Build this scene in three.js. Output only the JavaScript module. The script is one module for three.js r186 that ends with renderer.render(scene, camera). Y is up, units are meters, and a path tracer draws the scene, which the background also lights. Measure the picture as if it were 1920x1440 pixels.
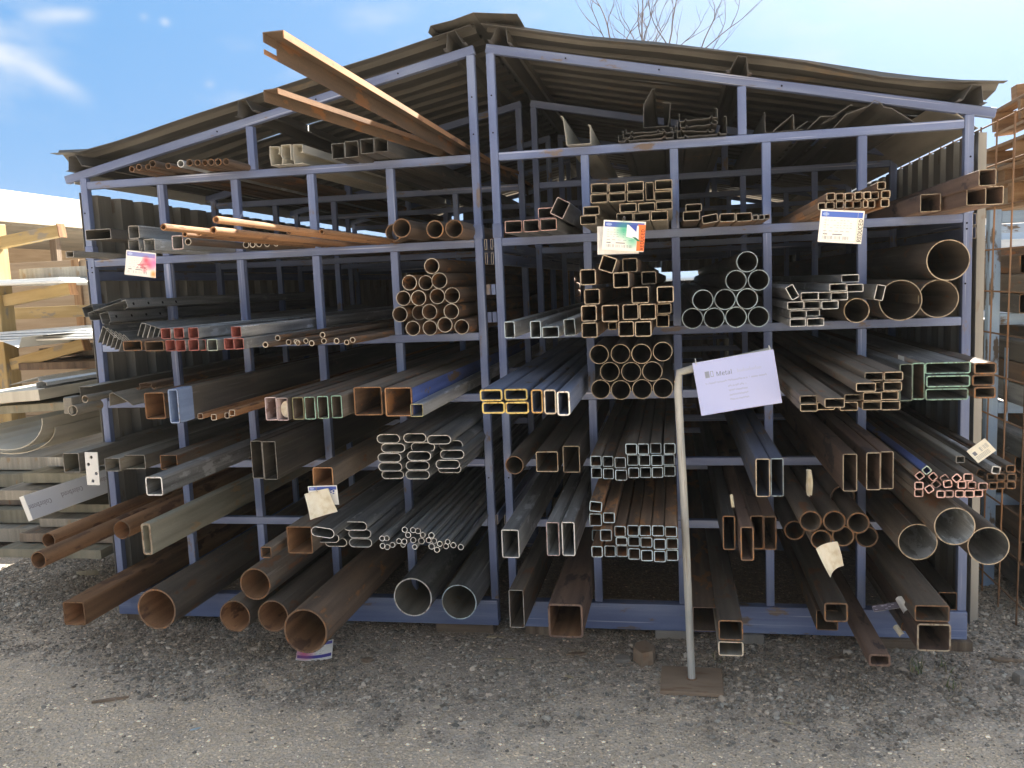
import * as THREE from 'three';
import { RoundedBoxGeometry } from 'three/addons/geometries/RoundedBoxGeometry.js';
import { mergeGeometries } from 'three/addons/utils/BufferGeometryUtils.js';

// ---------------------------------------------------------------- camera, sky, sun, exposure
const scene = new THREE.Scene();
const camera = new THREE.PerspectiveCamera(47.72, 4 / 3, 0.05, 400);
camera.position.set(0.858, 1.735, 4.1);
camera.rotation.set(-0.11286, 0.18601, -0.04266, 'YXZ');
const renderer = new THREE.WebGLRenderer();
renderer.toneMapping = THREE.LinearToneMapping;
renderer.toneMappingExposure = 5.6;
renderer.shadowMap.enabled = true;

const SUN = new THREE.Vector3(0.30, 0.62, -0.72).normalize();
const sun = new THREE.DirectionalLight(new THREE.Color().setRGB(1, 0.94, 0.82), 5);
sun.position.copy(SUN).multiplyScalar(30);
sun.castShadow = true; sun.shadow.radius = 1;
sun.shadow.mapSize.set(2048, 2048);
Object.assign(sun.shadow.camera, { left: -12, right: 12, top: 12, bottom: -12, near: 1, far: 80 });
scene.add(sun); scene.add(sun.target);

const D2R = Math.PI / 180;
function hash(x, y, s) { let h = Math.imul(x, 374761393) ^ Math.imul(y, 668265263) ^ Math.imul(s, 2147483647 - 1013); h = Math.imul(h ^ (h >>> 13), 1274126177); h ^= h >>> 16; return (h >>> 0) / 4294967296; }
function vnoise(x, y, px, py, s) {            // value noise, tiles after px, py cells
  const x0 = Math.floor(x), y0 = Math.floor(y), fx = x - x0, fy = y - y0;
  const m = (a, n) => ((a % n) + n) % n, xa = m(x0, px), xb = m(x0 + 1, px), ya = m(y0, py), yb = m(y0 + 1, py);
  const u = fx * fx * (3 - 2 * fx), v = fy * fy * (3 - 2 * fy);
  const a = hash(xa, ya, s), b = hash(xb, ya, s), c = hash(xa, yb, s), d = hash(xb, yb, s);
  return a + (b - a) * u + (c - a) * v + (a - b - c + d) * u * v;
}
function fbm(x, y, px, py, s, oct = 4, gain = 0.5) { let v = 0, a = 1, t = 0; for (let o = 0; o < oct; o++) { v += a * vnoise(x, y, px, py, s + o * 17); t += a; a *= gain; x *= 2; y *= 2; px *= 2; py *= 2; } return v / t; }
const clamp = (v, a = 0, b = 1) => Math.min(b, Math.max(a, v));
const sstep = (a, b, v) => { const t = clamp((v - a) / (b - a)); return t * t * (3 - 2 * t); };
const mix = (a, b, t) => a + (b - a) * t;
let seedState = 12345;
function rnd() { seedState = (seedState + 0x6D2B79F5) | 0; let t = Math.imul(seedState ^ (seedState >>> 15), 1 | seedState); t = (t + Math.imul(t ^ (t >>> 7), 61 | t)) ^ t; return ((t ^ (t >>> 14)) >>> 0) / 4294967296; }
const rr = (a, b) => a + (b - a) * rnd();

{ // one clear, slightly hazy sky: blue away from the sun, white round it, thin cirrus low in the west
  const W = 2048, H = 1024, data = new Float32Array(W * H * 4), K = 1.03 / 5.6;
  for (let j = 0; j < H; j++) {
    const el = ((j + 0.5) / H - 0.5) * Math.PI, ce = Math.cos(el), se = Math.sin(el);
    for (let i = 0; i < W; i++) {
      const ph = ((i + 0.5) / W - 0.5) * 2 * Math.PI, dx = ce * Math.cos(ph), dz = ce * Math.sin(ph);
      const g = Math.acos(clamp(dx * SUN.x + se * SUN.y + dz * SUN.z, -1, 1)) / D2R;
      let r, gg, b; const e = el / D2R;
      if (e < -0.5) { r = 0.26; gg = 0.25; b = 0.23; }
      else {
        const up = sstep(0, 60, e), hz = Math.exp(-Math.max(e, 0) / 6);
        r = mix(0.135, 0.13, up); gg = mix(0.41, 0.37, up); b = mix(0.84, 0.75, up);
        r = mix(r, 0.50, hz * 0.7); gg = mix(gg, 0.70, hz * 0.7); b = mix(b, 0.92, hz * 0.7);
        const halo = 0.36 * Math.exp(-g / 26) + 6.2 * Math.exp(-g / 9.6);
        r += halo; gg += halo * 0.98; b += halo * 0.93;
        const az = Math.atan2(dx, -dz) / D2R;
        // cirrus
        const n = fbm((az + 180) / 4, e / 1.6, 90, 200, 5, 5, 0.55);
        const line = 13.9 - (az + 39.5) * 0.55 + (n - 0.5) * 0.8;
        let c = 0.75 * Math.exp(-Math.pow((e - line) / (0.42 + 0.07 * (-34 - az)), 2)) * sstep(-34.5, -37.5, az) * (0.5 + 0.9 * n);
        c += Math.exp(-Math.pow((e - 16.0 - 0.12 * (az + 36)) / 0.35, 2)) * sstep(-34, -35.6, az) * sstep(-39, -36.5, az) * n * 1.1;
        c += 0.55 * sstep(-34, -42, az) * sstep(9, 14, e) * sstep(0.3, 0.75, fbm((az + 180) / 2.2 + e * .5, e / .8, 164, 400, 88, 5, 0.6));
        c += 0.35 * sstep(0.56, 0.8, fbm((az + 180) / 9, e / 3, 40, 100, 31, 5, 0.55)) * sstep(2, 14, e);
        for (const [pa, pe, s, k] of [[-30.75, 16, 0.22, .9], [-28.5, 12.7, 0.25, 0.6], [-31.9, 16.2, 0.2, 0.4]]) c += k * Math.exp(-(Math.pow((az - pa) / s, 2) + Math.pow((e - pe) / (s * 0.7), 2))) * (0.4 + n);
        c += 0.9 * sstep(17, 30, e) * sstep(0.28, 0.6, fbm((az + 180) / 15, e / 9, 24, 40, 63, 5, 0.55));      // unseen cloud veil added above the view for neutral fill light
        c = clamp(c);
        r = mix(r, 0.92, c * 0.8); gg = mix(gg, 0.96, c * 0.8); b = mix(b, 1.0, c * 0.8);
      }
      const k = (j * W + i) * 4; data[k] = r * K; data[k + 1] = gg * K; data[k + 2] = b * K; data[k + 3] = 1;
    }
  }
  const t = new THREE.DataTexture(data, W, H, THREE.RGBAFormat, THREE.FloatType);
  t.mapping = THREE.EquirectangularReflectionMapping; t.magFilter = t.minFilter = THREE.LinearFilter; t.colorSpace = THREE.LinearSRGBColorSpace; t.needsUpdate = true;
  scene.background = t; scene.environment = t;
}

// ---------------------------------------------------------------- naming
const used = new Map();
function numbered(n) { const k = used.get(n) || 0; used.set(n, k + 1); return k ? `${n}_${String(k).padStart(3, '0')}` : n; }
function tag(o, label, category, group, kind) { o.userData.label = label; if (category) o.userData.category = category; if (group) o.userData.group = group; if (kind) o.userData.kind = kind; return o; }
function thing(name, label, category, pos = [0, 0, 0], group) { const o = new THREE.Group(); o.name = numbered(name); o.position.set(...pos); scene.add(o); return tag(o, label, category, group); }
function part(parent, name, geo, mat) { const m = new THREE.Mesh(geo, mat); m.name = name; m.castShadow = m.receiveShadow = true; parent.add(m); return m; }
function struct(name, geo, mat) { const m = new THREE.Mesh(geo, mat); m.name = numbered(name); m.userData.kind = 'structure'; m.receiveShadow = m.castShadow = true; scene.add(m); return m; }

// ---------------------------------------------------------------- materials
const s8 = (v) => { v = clamp(v); return Math.round(255 * (v <= 0.0031308 ? v * 12.92 : 1.055 * Math.pow(v, 1 / 2.4) - 0.055)); };
function tex(w, h, fn, srgb = true) {
  const d = new Uint8Array(w * h * 4);
  for (let y = 0; y < h; y++) for (let x = 0; x < w; x++) { const c = fn(x / w, y / h), k = (y * w + x) * 4; if (srgb) { d[k] = s8(c[0]); d[k + 1] = s8(c[1]); d[k + 2] = s8(c[2]); } else d[k] = d[k + 1] = d[k + 2] = Math.round(255 * clamp(c)); d[k + 3] = 255; }
  const t = new THREE.DataTexture(d, w, h); t.wrapS = t.wrapT = THREE.RepeatWrapping; t.magFilter = THREE.LinearFilter; t.minFilter = THREE.LinearMipmapLinearFilter; t.generateMipmaps = true;
  if (srgb) t.colorSpace = THREE.SRGBColorSpace; t.needsUpdate = true; return t;
}
const ramp = (cs, t) => { t = clamp(t) * (cs.length - 1); const i = Math.min(cs.length - 2, Math.floor(t)), f = t - i; return [0, 1, 2].map((k) => mix(cs[i][k], cs[i + 1][k], f)); };
// tile: 0.5 m round the section (u) by 2 m along it (v); geometry uv is in those units
function steelTex(seed, cs, o = {}) {
  const { streak = 0.5, grain = 0.25, con = 1.6, spot = null, spotAmt = 0.72, scr = 0 } = o;
  return tex(256, 512, (u, v) => {
    const a = fbm(u * 6, v * 5, 6, 5, seed, 5), b = fbm(u * 22, v * 4, 22, 4, seed + 50, 4), g = hash((u * 256) | 0, (v * 512) | 0, seed + 9);
    let t = 0.5 + (mix(a, b, streak) - 0.5) * con + (g - 0.5) * grain;
    let c = ramp(cs, t);
    if (spot) { const n = fbm(u * 10 + 3, v * 14, 10, 14, seed + 80, 5, 0.6), k = sstep(spotAmt - 0.06, spotAmt + 0.05, n + (g - 0.5) * 0.05); c = c.map((q, i) => mix(q, spot[i], k)); }
    if (scr) { const n = fbm(u * 60, v * 3, 60, 3, seed + 120, 3, 0.7); if (n > 0.72) c = c.map((q) => q + scr * (n - 0.72) * 4); }
    return c;
  });
}
const grainBump = tex(256, 256, (u, v) => 0.5 * fbm(u * 24, v * 24, 24, 24, 3, 4, 0.6) + 0.5 * fbm(u * 70, v * 70, 70, 70, 8, 2), false);
const MAT = {};
function mat(name, map, p = {}) {
  const { rough = 0.75, metal = 0, bump = 0, tones = [0.74, 0.87, 1, 1.13, 1.28], ...rest } = p;
  MAT[name] = tones.map((k) => { const m = new THREE.MeshStandardMaterial({ map, roughness: rough, metalness: metal, ...rest }); m.name = name; m.color.setRGB(k, k, k); if (bump) { m.bumpMap = grainBump; m.bumpScale = bump; } return m; });
}
const pick = (n) => { const a = MAT[n]; return a[Math.floor(rnd() * a.length)]; };
mat('rustdark', steelTex(1, [[.06, .043, .032], [.125, .086, .06], [.205, .135, .09]], { spot: [.22, .105, .045], spotAmt: .66 }), { rough: .85, bump: .0006 });
mat('rust', steelTex(2, [[.085, .055, .038], [.185, .112, .068], [.29, .175, .10]], { spot: [.32, .15, .06], spotAmt: .64 }), { rough: .9, bump: .0008 });
mat('redrust', steelTex(3, [[.085, .056, .044], [.16, .102, .076], [.24, .155, .112]], { spot: [.07, .05, .045], spotAmt: .66 }), { rough: .88, bump: .0006 });
mat('orange', steelTex(4, [[.16, .082, .042], [.30, .158, .076], [.42, .225, .11]], { spot: [.14, .07, .04], spotAmt: .64 }), { rough: .92, bump: .0008 });
mat('brownsteel', steelTex(5, [[.07, .056, .044], [.138, .113, .09], [.22, .178, .138]], { spot: [.19, .10, .055], spotAmt: .67, scr: .2 }), { rough: .7, bump: .0004 });
mat('dark', steelTex(6, [[.042, .039, .034], [.085, .077, .066], [.15, .132, .108]], { spot: [.13, .10, .08], spotAmt: .72, scr: .25 }), { rough: .55, bump: .0003 });
mat('greydull', steelTex(7, [[.13, .122, .105], [.23, .215, .183], [.335, .312, .265]], { spot: [.22, .16, .10], spotAmt: .72 }), { rough: .65, bump: .0003 });
mat('greygreen', steelTex(8, [[.15, .145, .11], [.23, .22, .17], [.31, .29, .225]], { spot: [.28, .20, .12], spotAmt: .72 }), { rough: .75, bump: .0004 });
mat('galv', steelTex(9, [[.18, .185, .185], [.37, .38, .38], [.58, .59, .585]], { streak: .65, con: 2, spot: [.66, .68, .70], spotAmt: .66, scr: .3 }), { rough: .48, metal: .45 });
mat('galvdark', steelTex(10, [[.105, .11, .11], [.215, .222, .222], [.36, .365, .36]], { streak: .65, con: 1.9, spot: [.34, .34, .33], spotAmt: .7, scr: .4 }), { rough: .5, metal: .35 });
mat('bluegrey', steelTex(11, [[.075, .095, .15], [.13, .165, .255], [.205, .24, .335]], { spot: [.12, .09, .07], spotAmt: .7, scr: .3 }), { rough: .6 });
mat('bluesteel', steelTex(12, [[.035, .055, .16], [.06, .10, .30], [.10, .15, .38]], { spot: [.15, .10, .06], spotAmt: .66 }), { rough: .6 });
mat('darkblue', steelTex(76, [[.04, .047, .07], [.075, .09, .135], [.13, .14, .175]], { spot: [.15, .10, .07], spotAmt: .68, scr: .2 }), { rough: .6 });
mat('dustyblue', steelTex(77, [[.15, .20, .33], [.20, .275, .44], [.27, .345, .50]], { spot: [.16, .15, .15], spotAmt: .72 }), { rough: .6 });
mat('bluepaint', steelTex(13, [[.04, .10, .36], [.055, .15, .50], [.10, .24, .60]], { spot: [.25, .27, .32], spotAmt: .76 }), { rough: .5 });
// paint and cut edges on the tube ends
const flat = (n, c, o = {}) => mat(n, steelTex(20 + Object.keys(MAT).length, [c.map((q) => q * .78), c, c.map((q) => q * 1.15)], { streak: .3, grain: .4, con: 2.4, spot: c.map((q, k) => q * [.55, .45, .4][k]), spotAmt: .62 }), { rough: .65, tones: [.8, 1, 1.15], ...o });
for (const [n, c] of Object.entries({ grey: [.22, .22, .21], greyrim: [.30, .29, .27], pale: [.42, .37, .30], tan: [.40, .33, .24], bright: [.68, .68, .66], pink: [.62, .40, .36], pinkrim: [.50, .40, .38], palepink: [.55, .45, .45], redpaint: [.34, .115, .10], palegreen: [.42, .52, .44], green: [.23, .40, .32], olive: [.26, .25, .13], greengrey: [.16, .22, .18], yellow: [.63, .48, .15], orangepaint: [.62, .38, .13], cream: [.70, .60, .45], white: [.80, .77, .70], yellowgreen: [.48, .47, .24], bluerim: [.36, .46, .52] })) flat(n, c);
mat('frame', steelTex(60, [[.105, .138, .26], [.142, .185, .335], [.21, .26, .40]], { streak: .35, grain: .16, con: 2.1, spot: [.17, .13, .11], spotAmt: .74, scr: .6 }), { rough: .55, tones: [.9, 1, 1.1], bump: .0004 });
mat('peelblue', steelTex(61, [[.20, .29, .44], [.26, .37, .53], [.33, .44, .58]], { streak: .3, spot: [.10, .08, .065], spotAmt: .64 }), { rough: .6, tones: [1] });
mat('sheet', steelTex(62, [[.075, .073, .068], [.112, .108, .10], [.16, .154, .142]], { streak: .4, grain: .08, con: 1.6, spot: [.16, .125, .09], spotAmt: .72 }), { rough: .6, tones: [.94, 1, 1.05] });
mat('wallsheet', steelTex(78, [[.19, .18, .16], [.26, .248, .22], [.33, .315, .28]], { streak: .4, grain: .08, con: 1.5, spot: [.20, .16, .12], spotAmt: .74 }), { rough: .55, tones: [.94, 1, 1.05] });
mat('creamsheet', steelTex(63, [[.46, .43, .36], [.60, .57, .48], [.70, .67, .58]], { streak: .3, grain: .06 }), { rough: .5, tones: [.92, 1, 1.05] });
mat('whitesheet', steelTex(64, [[.66, .66, .64], [.78, .78, .76], [.84, .84, .82]], { streak: .3, grain: .05 }), { rough: .5, tones: [.95, 1] });
mat('bouncewall', steelTex(75, [[.62, .58, .50], [.72, .68, .59], [.78, .74, .66]], { streak: .3, grain: .05 }), { rough: .6, tones: [1] });  // wall colour of the added sunlight bouncer, kept pale for more fill
mat('yellowpaint', steelTex(65, [[.26, .18, .075], [.36, .255, .105], [.44, .32, .15]], { streak: .4, con: 2, spot: [.24, .20, .15], spotAmt: .68 }), { rough: .65, tones: [1] });
mat('timber', steelTex(66, [[.19, .105, .05], [.29, .175, .09], [.37, .24, .135]], { streak: .85, con: 1.8 }), { rough: .85, tones: [.85, 1, 1.12] });
mat('oldwood', steelTex(67, [[.11, .075, .05], [.20, .145, .10], [.29, .22, .155]], { streak: .85, con: 1.8 }), { rough: .9, tones: [.85, 1, 1.12] });
mat('platebrown', steelTex(74, [[.21, .15, .10], [.29, .21, .145], [.37, .275, .195]], { streak: .2, spot: [.24, .15, .09], spotAmt: .68 }), { rough: .9, tones: [1], bump: .0006 });
mat('plywood', steelTex(68, [[.30, .22, .14], [.37, .28, .19], [.43, .335, .235]], { streak: .6 }), { rough: .85, tones: [1] });
mat('concrete', steelTex(69, [[.20, .18, .155], [.29, .265, .23], [.38, .35, .31]], { streak: .1, grain: .3 }), { rough: .95, tones: [1], bump: .001 });
mat('bark', steelTex(70, [[.09, .075, .08], [.14, .118, .12], [.20, .165, .165]], {}), { rough: .95, tones: [1] });
mat('leaf', steelTex(71, [[.06, .08, .03], [.11, .14, .05], [.17, .18, .075]], {}), { rough: .8, tones: [.85, 1, 1.15], side: THREE.DoubleSide });
mat('straw', steelTex(72, [[.30, .24, .15], [.42, .35, .23], [.52, .45, .32]], {}), { rough: .9, tones: [.85, 1, 1.15] });
mat('paperback', steelTex(73, [[.62, .55, .40], [.74, .69, .56], [.80, .77, .66]], { streak: .1 }), { rough: .8, tones: [1] });

// ---------------------------------------------------------------- geometry helpers
const geoOf = (P, N, U, I) => { const g = new THREE.BufferGeometry(); g.setAttribute('position', new THREE.Float32BufferAttribute(P, 3)); g.setAttribute('normal', new THREE.Float32BufferAttribute(N, 3)); g.setAttribute('uv', new THREE.Float32BufferAttribute(U, 2)); g.setIndex(I); return g; };
// outline loops carry [x, y, nx, ny]
function rectLoop(w, h, r, seg = 3) { const L = [], q = [[1, 1, 0], [-1, 1, 90], [-1, -1, 180], [1, -1, 270]]; r = Math.max(r, 0.0004); for (const [sx, sy, a] of q) for (let i = 0; i <= seg; i++) { const t = (a + 90 * i / seg) * D2R, c = Math.cos(t), s = Math.sin(t); L.push([sx * (w / 2 - r) + r * c, sy * (h / 2 - r) + r * s, c, s]); } return L; }
function ringLoop(r, n) { const L = []; for (let i = 0; i < n; i++) { const t = i / n * 2 * Math.PI, c = Math.cos(t), s = Math.sin(t); L.push([r * c, r * s, c, s]); } return L; }
function tubeGeos(outer, inner, len, split = false) {
  const P = [], N = [], U = [], I = [], n = outer.length, ou = rnd(), ov = rnd();
  const side = (L, sgn) => { let d = 0; const b0 = P.length / 3; for (let i = 0; i <= n; i++) { const p = L[i % n]; if (i) { const q = L[i - 1]; d += Math.hypot(p[0] - q[0], p[1] - q[1]); } for (const z of [0, -len]) { P.push(p[0], p[1], z); N.push(sgn * p[2], sgn * p[3], 0); U.push(ou + d / .5 + (sgn < 0 ? .37 : 0), ov - z / 2); } } for (let i = 0; i < n; i++) { const a = b0 + 2 * i, b = a + 1, c = a + 2, e = a + 3; sgn > 0 ? I.push(a, b, c, c, b, e) : I.push(a, c, b, c, e, b); } };
  side(outer, 1); let G3 = null; if (split) { const sP = P.splice(0), sN = N.splice(0), sU = U.splice(0), sI = I.splice(0); side(inner, -1); G3 = geoOf(P.slice(), N.slice(), U.slice(), I.slice()); P.length = N.length = U.length = I.length = 0; for (const q of sP) P.push(q); for (const q of sN) N.push(q); for (const q of sU) U.push(q); for (const q of sI) I.push(q); } else side(inner, -1);
  const cap = (z, nz, P, N, U, I) => { const b0 = P.length / 3; for (let i = 0; i <= n; i++) for (const L of [outer, inner]) { const p = L[i % n]; P.push(p[0], p[1], z); N.push(0, 0, nz); U.push(ou + p[0] / .09, ov + p[1] / .36); } for (let i = 0; i < n; i++) { const a = b0 + 2 * i, b = a + 1, c = a + 2, e = a + 3; nz > 0 ? I.push(a, c, b, c, e, b) : I.push(a, b, c, c, b, e); } };
  cap(-len, -1, P, N, U, I);
  const P2 = [], N2 = [], U2 = [], I2 = []; cap(0, 1, P2, N2, U2, I2);
  return [geoOf(P, N, U, I), geoOf(P2, N2, U2, I2), G3];
}
// folded sheet: open polyline [[x,y],...] of thickness th, extruded from z = 0 to -len, cut in `seg` lengths; bend(p, t) may move points
function foldGeo(pts, th, len, seg = 1, bend = null) {
  const n = pts.length, off = pts.map((p, i) => { const a = pts[Math.max(0, i - 1)], b = pts[Math.min(n - 1, i + 1)]; let dx = b[0] - a[0], dy = b[1] - a[1]; if (i > 0 && i < n - 1) { const l1 = Math.hypot(p[0] - a[0], p[1] - a[1]), l2 = Math.hypot(b[0] - p[0], b[1] - p[1]); dx = (p[0] - a[0]) / l1 + (b[0] - p[0]) / l2; dy = (p[1] - a[1]) / l1 + (b[1] - p[1]) / l2; } const l = Math.hypot(dx, dy) || 1; return [-dy / l * th / 2, dx / l * th / 2]; });
  const loop = [...pts.map((p, i) => [p[0] + off[i][0], p[1] + off[i][1]]), ...pts.map((p, i) => [p[0] - off[i][0], p[1] - off[i][1]]).reverse()];
  const m = loop.length, P = [], U = [], I = [], ou = rnd(), ov = rnd(); let d = 0;
  for (let i = 0; i < m; i++) { const a = loop[i], b = loop[(i + 1) % m], l = Math.hypot(b[0] - a[0], b[1] - a[1]), b0 = P.length / 3; for (let s = 0; s <= seg; s++) for (const [q, e] of [[a, d], [b, d + l]]) { let v = [q[0], q[1], -len * s / seg]; if (bend) v = bend(v); P.push(...v); U.push(ou + e / .5, ov + len * s / seg / 2); } for (let s = 0; s < seg; s++) { const k = b0 + 2 * s; I.push(k, k + 1, k + 2, k + 1, k + 3, k + 2); } d += l; }
  for (const z of [0, -len]) for (let i = 0; i < n - 1; i++) { const b0 = P.length / 3; for (const q of [loop[i], loop[i + 1], loop[m - 2 - i], loop[m - 1 - i]]) { let v = [q[0], q[1], z]; if (bend) v = bend(v); P.push(...v); U.push(ou + q[0] / .5, ov + q[1] / 2); } z === 0 ? I.push(b0, b0 + 2, b0 + 1, b0, b0 + 3, b0 + 2) : I.push(b0, b0 + 1, b0 + 2, b0, b0 + 2, b0 + 3); }
  const g = new THREE.BufferGeometry(); g.setAttribute('position', new THREE.Float32BufferAttribute(P, 3)); g.setAttribute('uv', new THREE.Float32BufferAttribute(U, 2)); g.setIndex(I); const h = g.toNonIndexed(); h.computeVertexNormals(); return h;
}
function boxUV(g) { const p = g.attributes.position, n = g.attributes.normal, u = g.attributes.uv, a = rnd(), b = rnd(); for (let i = 0; i < p.count; i++) { const ax = Math.abs(n.getX(i)), ay = Math.abs(n.getY(i)), az = Math.abs(n.getZ(i)); const x = p.getX(i), y = p.getY(i), z = p.getZ(i); const [s, t] = ax > ay && ax > az ? [z, y] : ay > az ? [x, z] : [x, y]; u.setXY(i, a + s / .5, b + t / 2); } return g; }
// bar from box extents; the texture's long way follows the longest side
function bar(w, h, d, r = .004) {
  const g = r > 0 ? new RoundedBoxGeometry(w, h, d, 1, r) : new THREE.BoxGeometry(w, h, d);
  const p = g.attributes.position, n = g.attributes.normal, u = g.attributes.uv, a = rnd(), b = rnd(), m = Math.max(w, h, d), L = m === w ? 0 : m === h ? 1 : 2;
  for (let i = 0; i < p.count; i++) { const v = [p.getX(i), p.getY(i), p.getZ(i)], q = [Math.abs(n.getX(i)), Math.abs(n.getY(i)), Math.abs(n.getZ(i))]; const k = q.indexOf(Math.max(...q)), o = [0, 1, 2].filter((e) => e !== k); const [s, t] = o[1] === L ? o : o[0] === L ? [o[1], o[0]] : o; u.setXY(i, a + v[s] / .5, b + v[t] / 2); }
  return g;
}
const moved = (g, x, y, z) => g.translate(x, y, z);
function box(parent, name, mt, x0, x1, y0, y1, z0, z1, r = .004) { const m = part(parent, name, bar(x1 - x0, y1 - y0, z1 - z0, r), typeof mt === 'string' ? pick(mt) : mt); m.position.set((x0 + x1) / 2, (y0 + y1) / 2, (z0 + z1) / 2); return m; }
function rod(pts, r, n = 8) { const c = new THREE.CatmullRomCurve3(pts.map((p) => new THREE.Vector3(...p)), false, 'catmullrom', 0.1); return new THREE.TubeGeometry(c, Math.max(2, pts.length * 3), r, n); }

// ---------------------------------------------------------------- ground: compacted dusty yard, loose gravel along the rack, darkened partly for rack shade
const GN = (x, z) => fbm((x + 40) * 1.1, (z + 40) * 1.1, 4096, 4096, 77, 5, 0.6);
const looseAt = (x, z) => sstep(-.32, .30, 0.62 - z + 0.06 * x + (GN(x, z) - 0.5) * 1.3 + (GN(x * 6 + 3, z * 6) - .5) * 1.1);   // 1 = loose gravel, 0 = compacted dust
{
  const cell = (u, v, n, s) => { const x = u * n, y = v * n, xi = Math.floor(x), yi = Math.floor(y); let d1 = 9, d2 = 9, id = 0; for (let j = -1; j <= 1; j++) for (let i = -1; i <= 1; i++) { const cx = (xi + i + n) % n, cy = (yi + j + n) % n, px = xi + i + hash(cx, cy, s), py = yi + j + hash(cx, cy, s + 1), d = Math.hypot(px - x, py - y); if (d < d1) { d2 = d1; d1 = d; id = hash(cx, cy, s + 2); } else if (d < d2) d2 = d; } return [d1, d2, id]; };
  const N = 1024, hgt = new Float32Array(N * N);
  const map = tex(N, N, (u, v) => {
    const [a1, a2, ai] = cell(u, v, 110, 11), [b1, b2, bi] = cell(u, v, 230, 21), n = fbm(u * 7, v * 7, 7, 7, 41, 6, .6), g = hash((u * N) | 0, (v * N) | 0, 5);
    const ea = sstep(0, .35, a2 - a1) * (ai > .55 ? 1 : 0), eb = sstep(0, .3, b2 - b1);
    let h = .35 * eb * bi + ea * (.3 + .5 * ai); hgt[((v * N) | 0) * N + ((u * N) | 0)] = h;
    let t = .095 + .05 * n + .05 * (g - .5) + eb * (bi - .45) * .07 + ea * (ai - .5) * .13; if (bi > .985) t += .16 * eb; if (ai > .99) t += .16 * ea;
    t = Math.max(.035, t * 1.12); const w = ai * 6 % 1; t *= 1.15; return [t * (1.24 + .10 * w), t * (1.07 + .03 * w), t * (.83 + .08 * (1 - w))];
  });
  const bump = tex(N, N, (u, v) => hgt[((v * N) | 0) * N + ((u * N) | 0)], false);
  const line = (fine0, fine1, step) => { const a = [-90, -45, -22, -13, -9, fine0 - 1.5]; for (let q = fine0; q <= fine1 + 1e-6; q += step) a.push(q); a.push(fine1 + 1.5, 9, 13, 22, 45, 90); return [...new Set(a.map((q) => +q.toFixed(3)))].sort((p, q) => p - q); };
  const xs = line(-3.6, 3.6, .03), zs = line(-1.2, 2.4, .03), P = [], U = [], C = [], I = [];
  for (const z of zs) for (const x of xs) {
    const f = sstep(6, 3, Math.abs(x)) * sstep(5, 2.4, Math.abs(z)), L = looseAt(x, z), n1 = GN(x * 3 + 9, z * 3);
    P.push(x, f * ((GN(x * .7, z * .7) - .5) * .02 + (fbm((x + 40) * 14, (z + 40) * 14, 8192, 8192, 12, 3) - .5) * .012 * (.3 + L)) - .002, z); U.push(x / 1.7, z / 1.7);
    const d = 1 - L, k = 1.65 + .5 * n1 + d * (.8 + .42 * (GN(x * 2, z * 5 + 7) - .5)), w = d * .06;  // darker by the rack: gravel tone with some rack shade painted in
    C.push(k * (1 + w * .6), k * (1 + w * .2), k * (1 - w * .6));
  }
  const nx = xs.length; for (let j = 0; j < zs.length - 1; j++) for (let i = 0; i < nx - 1; i++) { const a = j * nx + i; I.push(a, a + nx, a + 1, a + 1, a + nx, a + nx + 1); }
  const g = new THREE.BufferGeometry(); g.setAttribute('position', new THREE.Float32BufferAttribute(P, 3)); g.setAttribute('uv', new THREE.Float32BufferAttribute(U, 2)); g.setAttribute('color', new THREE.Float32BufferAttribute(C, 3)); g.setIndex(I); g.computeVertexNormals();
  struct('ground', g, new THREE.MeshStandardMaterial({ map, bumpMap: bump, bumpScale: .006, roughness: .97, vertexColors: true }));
}
{ // loose stones lying on it
  const base = [0, 1, 2].map((k) => { const g = new THREE.IcosahedronGeometry(1, k === 2 ? 1 : 0), p = g.attributes.position; for (let i = 0; i < p.count; i++) { const x = p.getX(i), y = p.getY(i), z = p.getZ(i), q = hash(Math.round(x * 50) + 500, Math.round(y * 50 + z * 131) + 900, 40 + k); const s = .72 + .5 * q; p.setXYZ(i, x * s * 1.15, y * s * .62, z * s * .9); } g.computeVertexNormals(); return g; });
  const sm = new THREE.MeshStandardMaterial({ color: 0xffffff, roughness: .95 });
  const per = [38000, 36000, 9000], c = new THREE.Color(), m = new THREE.Matrix4(), q = new THREE.Quaternion(), e = new THREE.Euler();
  per.forEach((count, k) => {
    const im = new THREE.InstancedMesh(base[k], sm, count); let n = 0, tries = 0;
    while (n < count && tries++ < count * 30) {
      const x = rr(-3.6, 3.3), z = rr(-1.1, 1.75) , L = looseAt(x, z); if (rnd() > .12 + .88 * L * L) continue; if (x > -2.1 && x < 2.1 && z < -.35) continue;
      const s = (k === 2 ? rr(.006, .0125) * (rnd() < .05 ? 1.5 : 1) : rr(.003, .0078)) * (.7 + .3 * L);
      e.set(rr(-.4, .4), rr(0, 6.3), rr(-.4, .4)); q.setFromEuler(e); m.compose(new THREE.Vector3(x, s * .25 - .001, z), q, new THREE.Vector3(s, s, s)); im.setMatrixAt(n, m);
      const w = rnd(), t = w < .72 ? rr(.13, .31) : w < .94 ? rr(.30, .46) : rr(.46, .64), h = rr(-.04, .12); c.setRGB(t * (1.11 + h), t, t * (.84 - h * .5)); im.setColorAt(n, c); n++;
    }
    im.count = n; im.name = numbered('gravel_stones'); im.castShadow = im.receiveShadow = true; tag(im, ['fine dark gravel scattered along the foot of the rack', 'coarse dark gravel scattered along the foot of the rack', 'larger pale and dark pebbles strewn over the yard'][k], 'gravel', null, 'stuff'); scene.add(im);
  });
}

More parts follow.
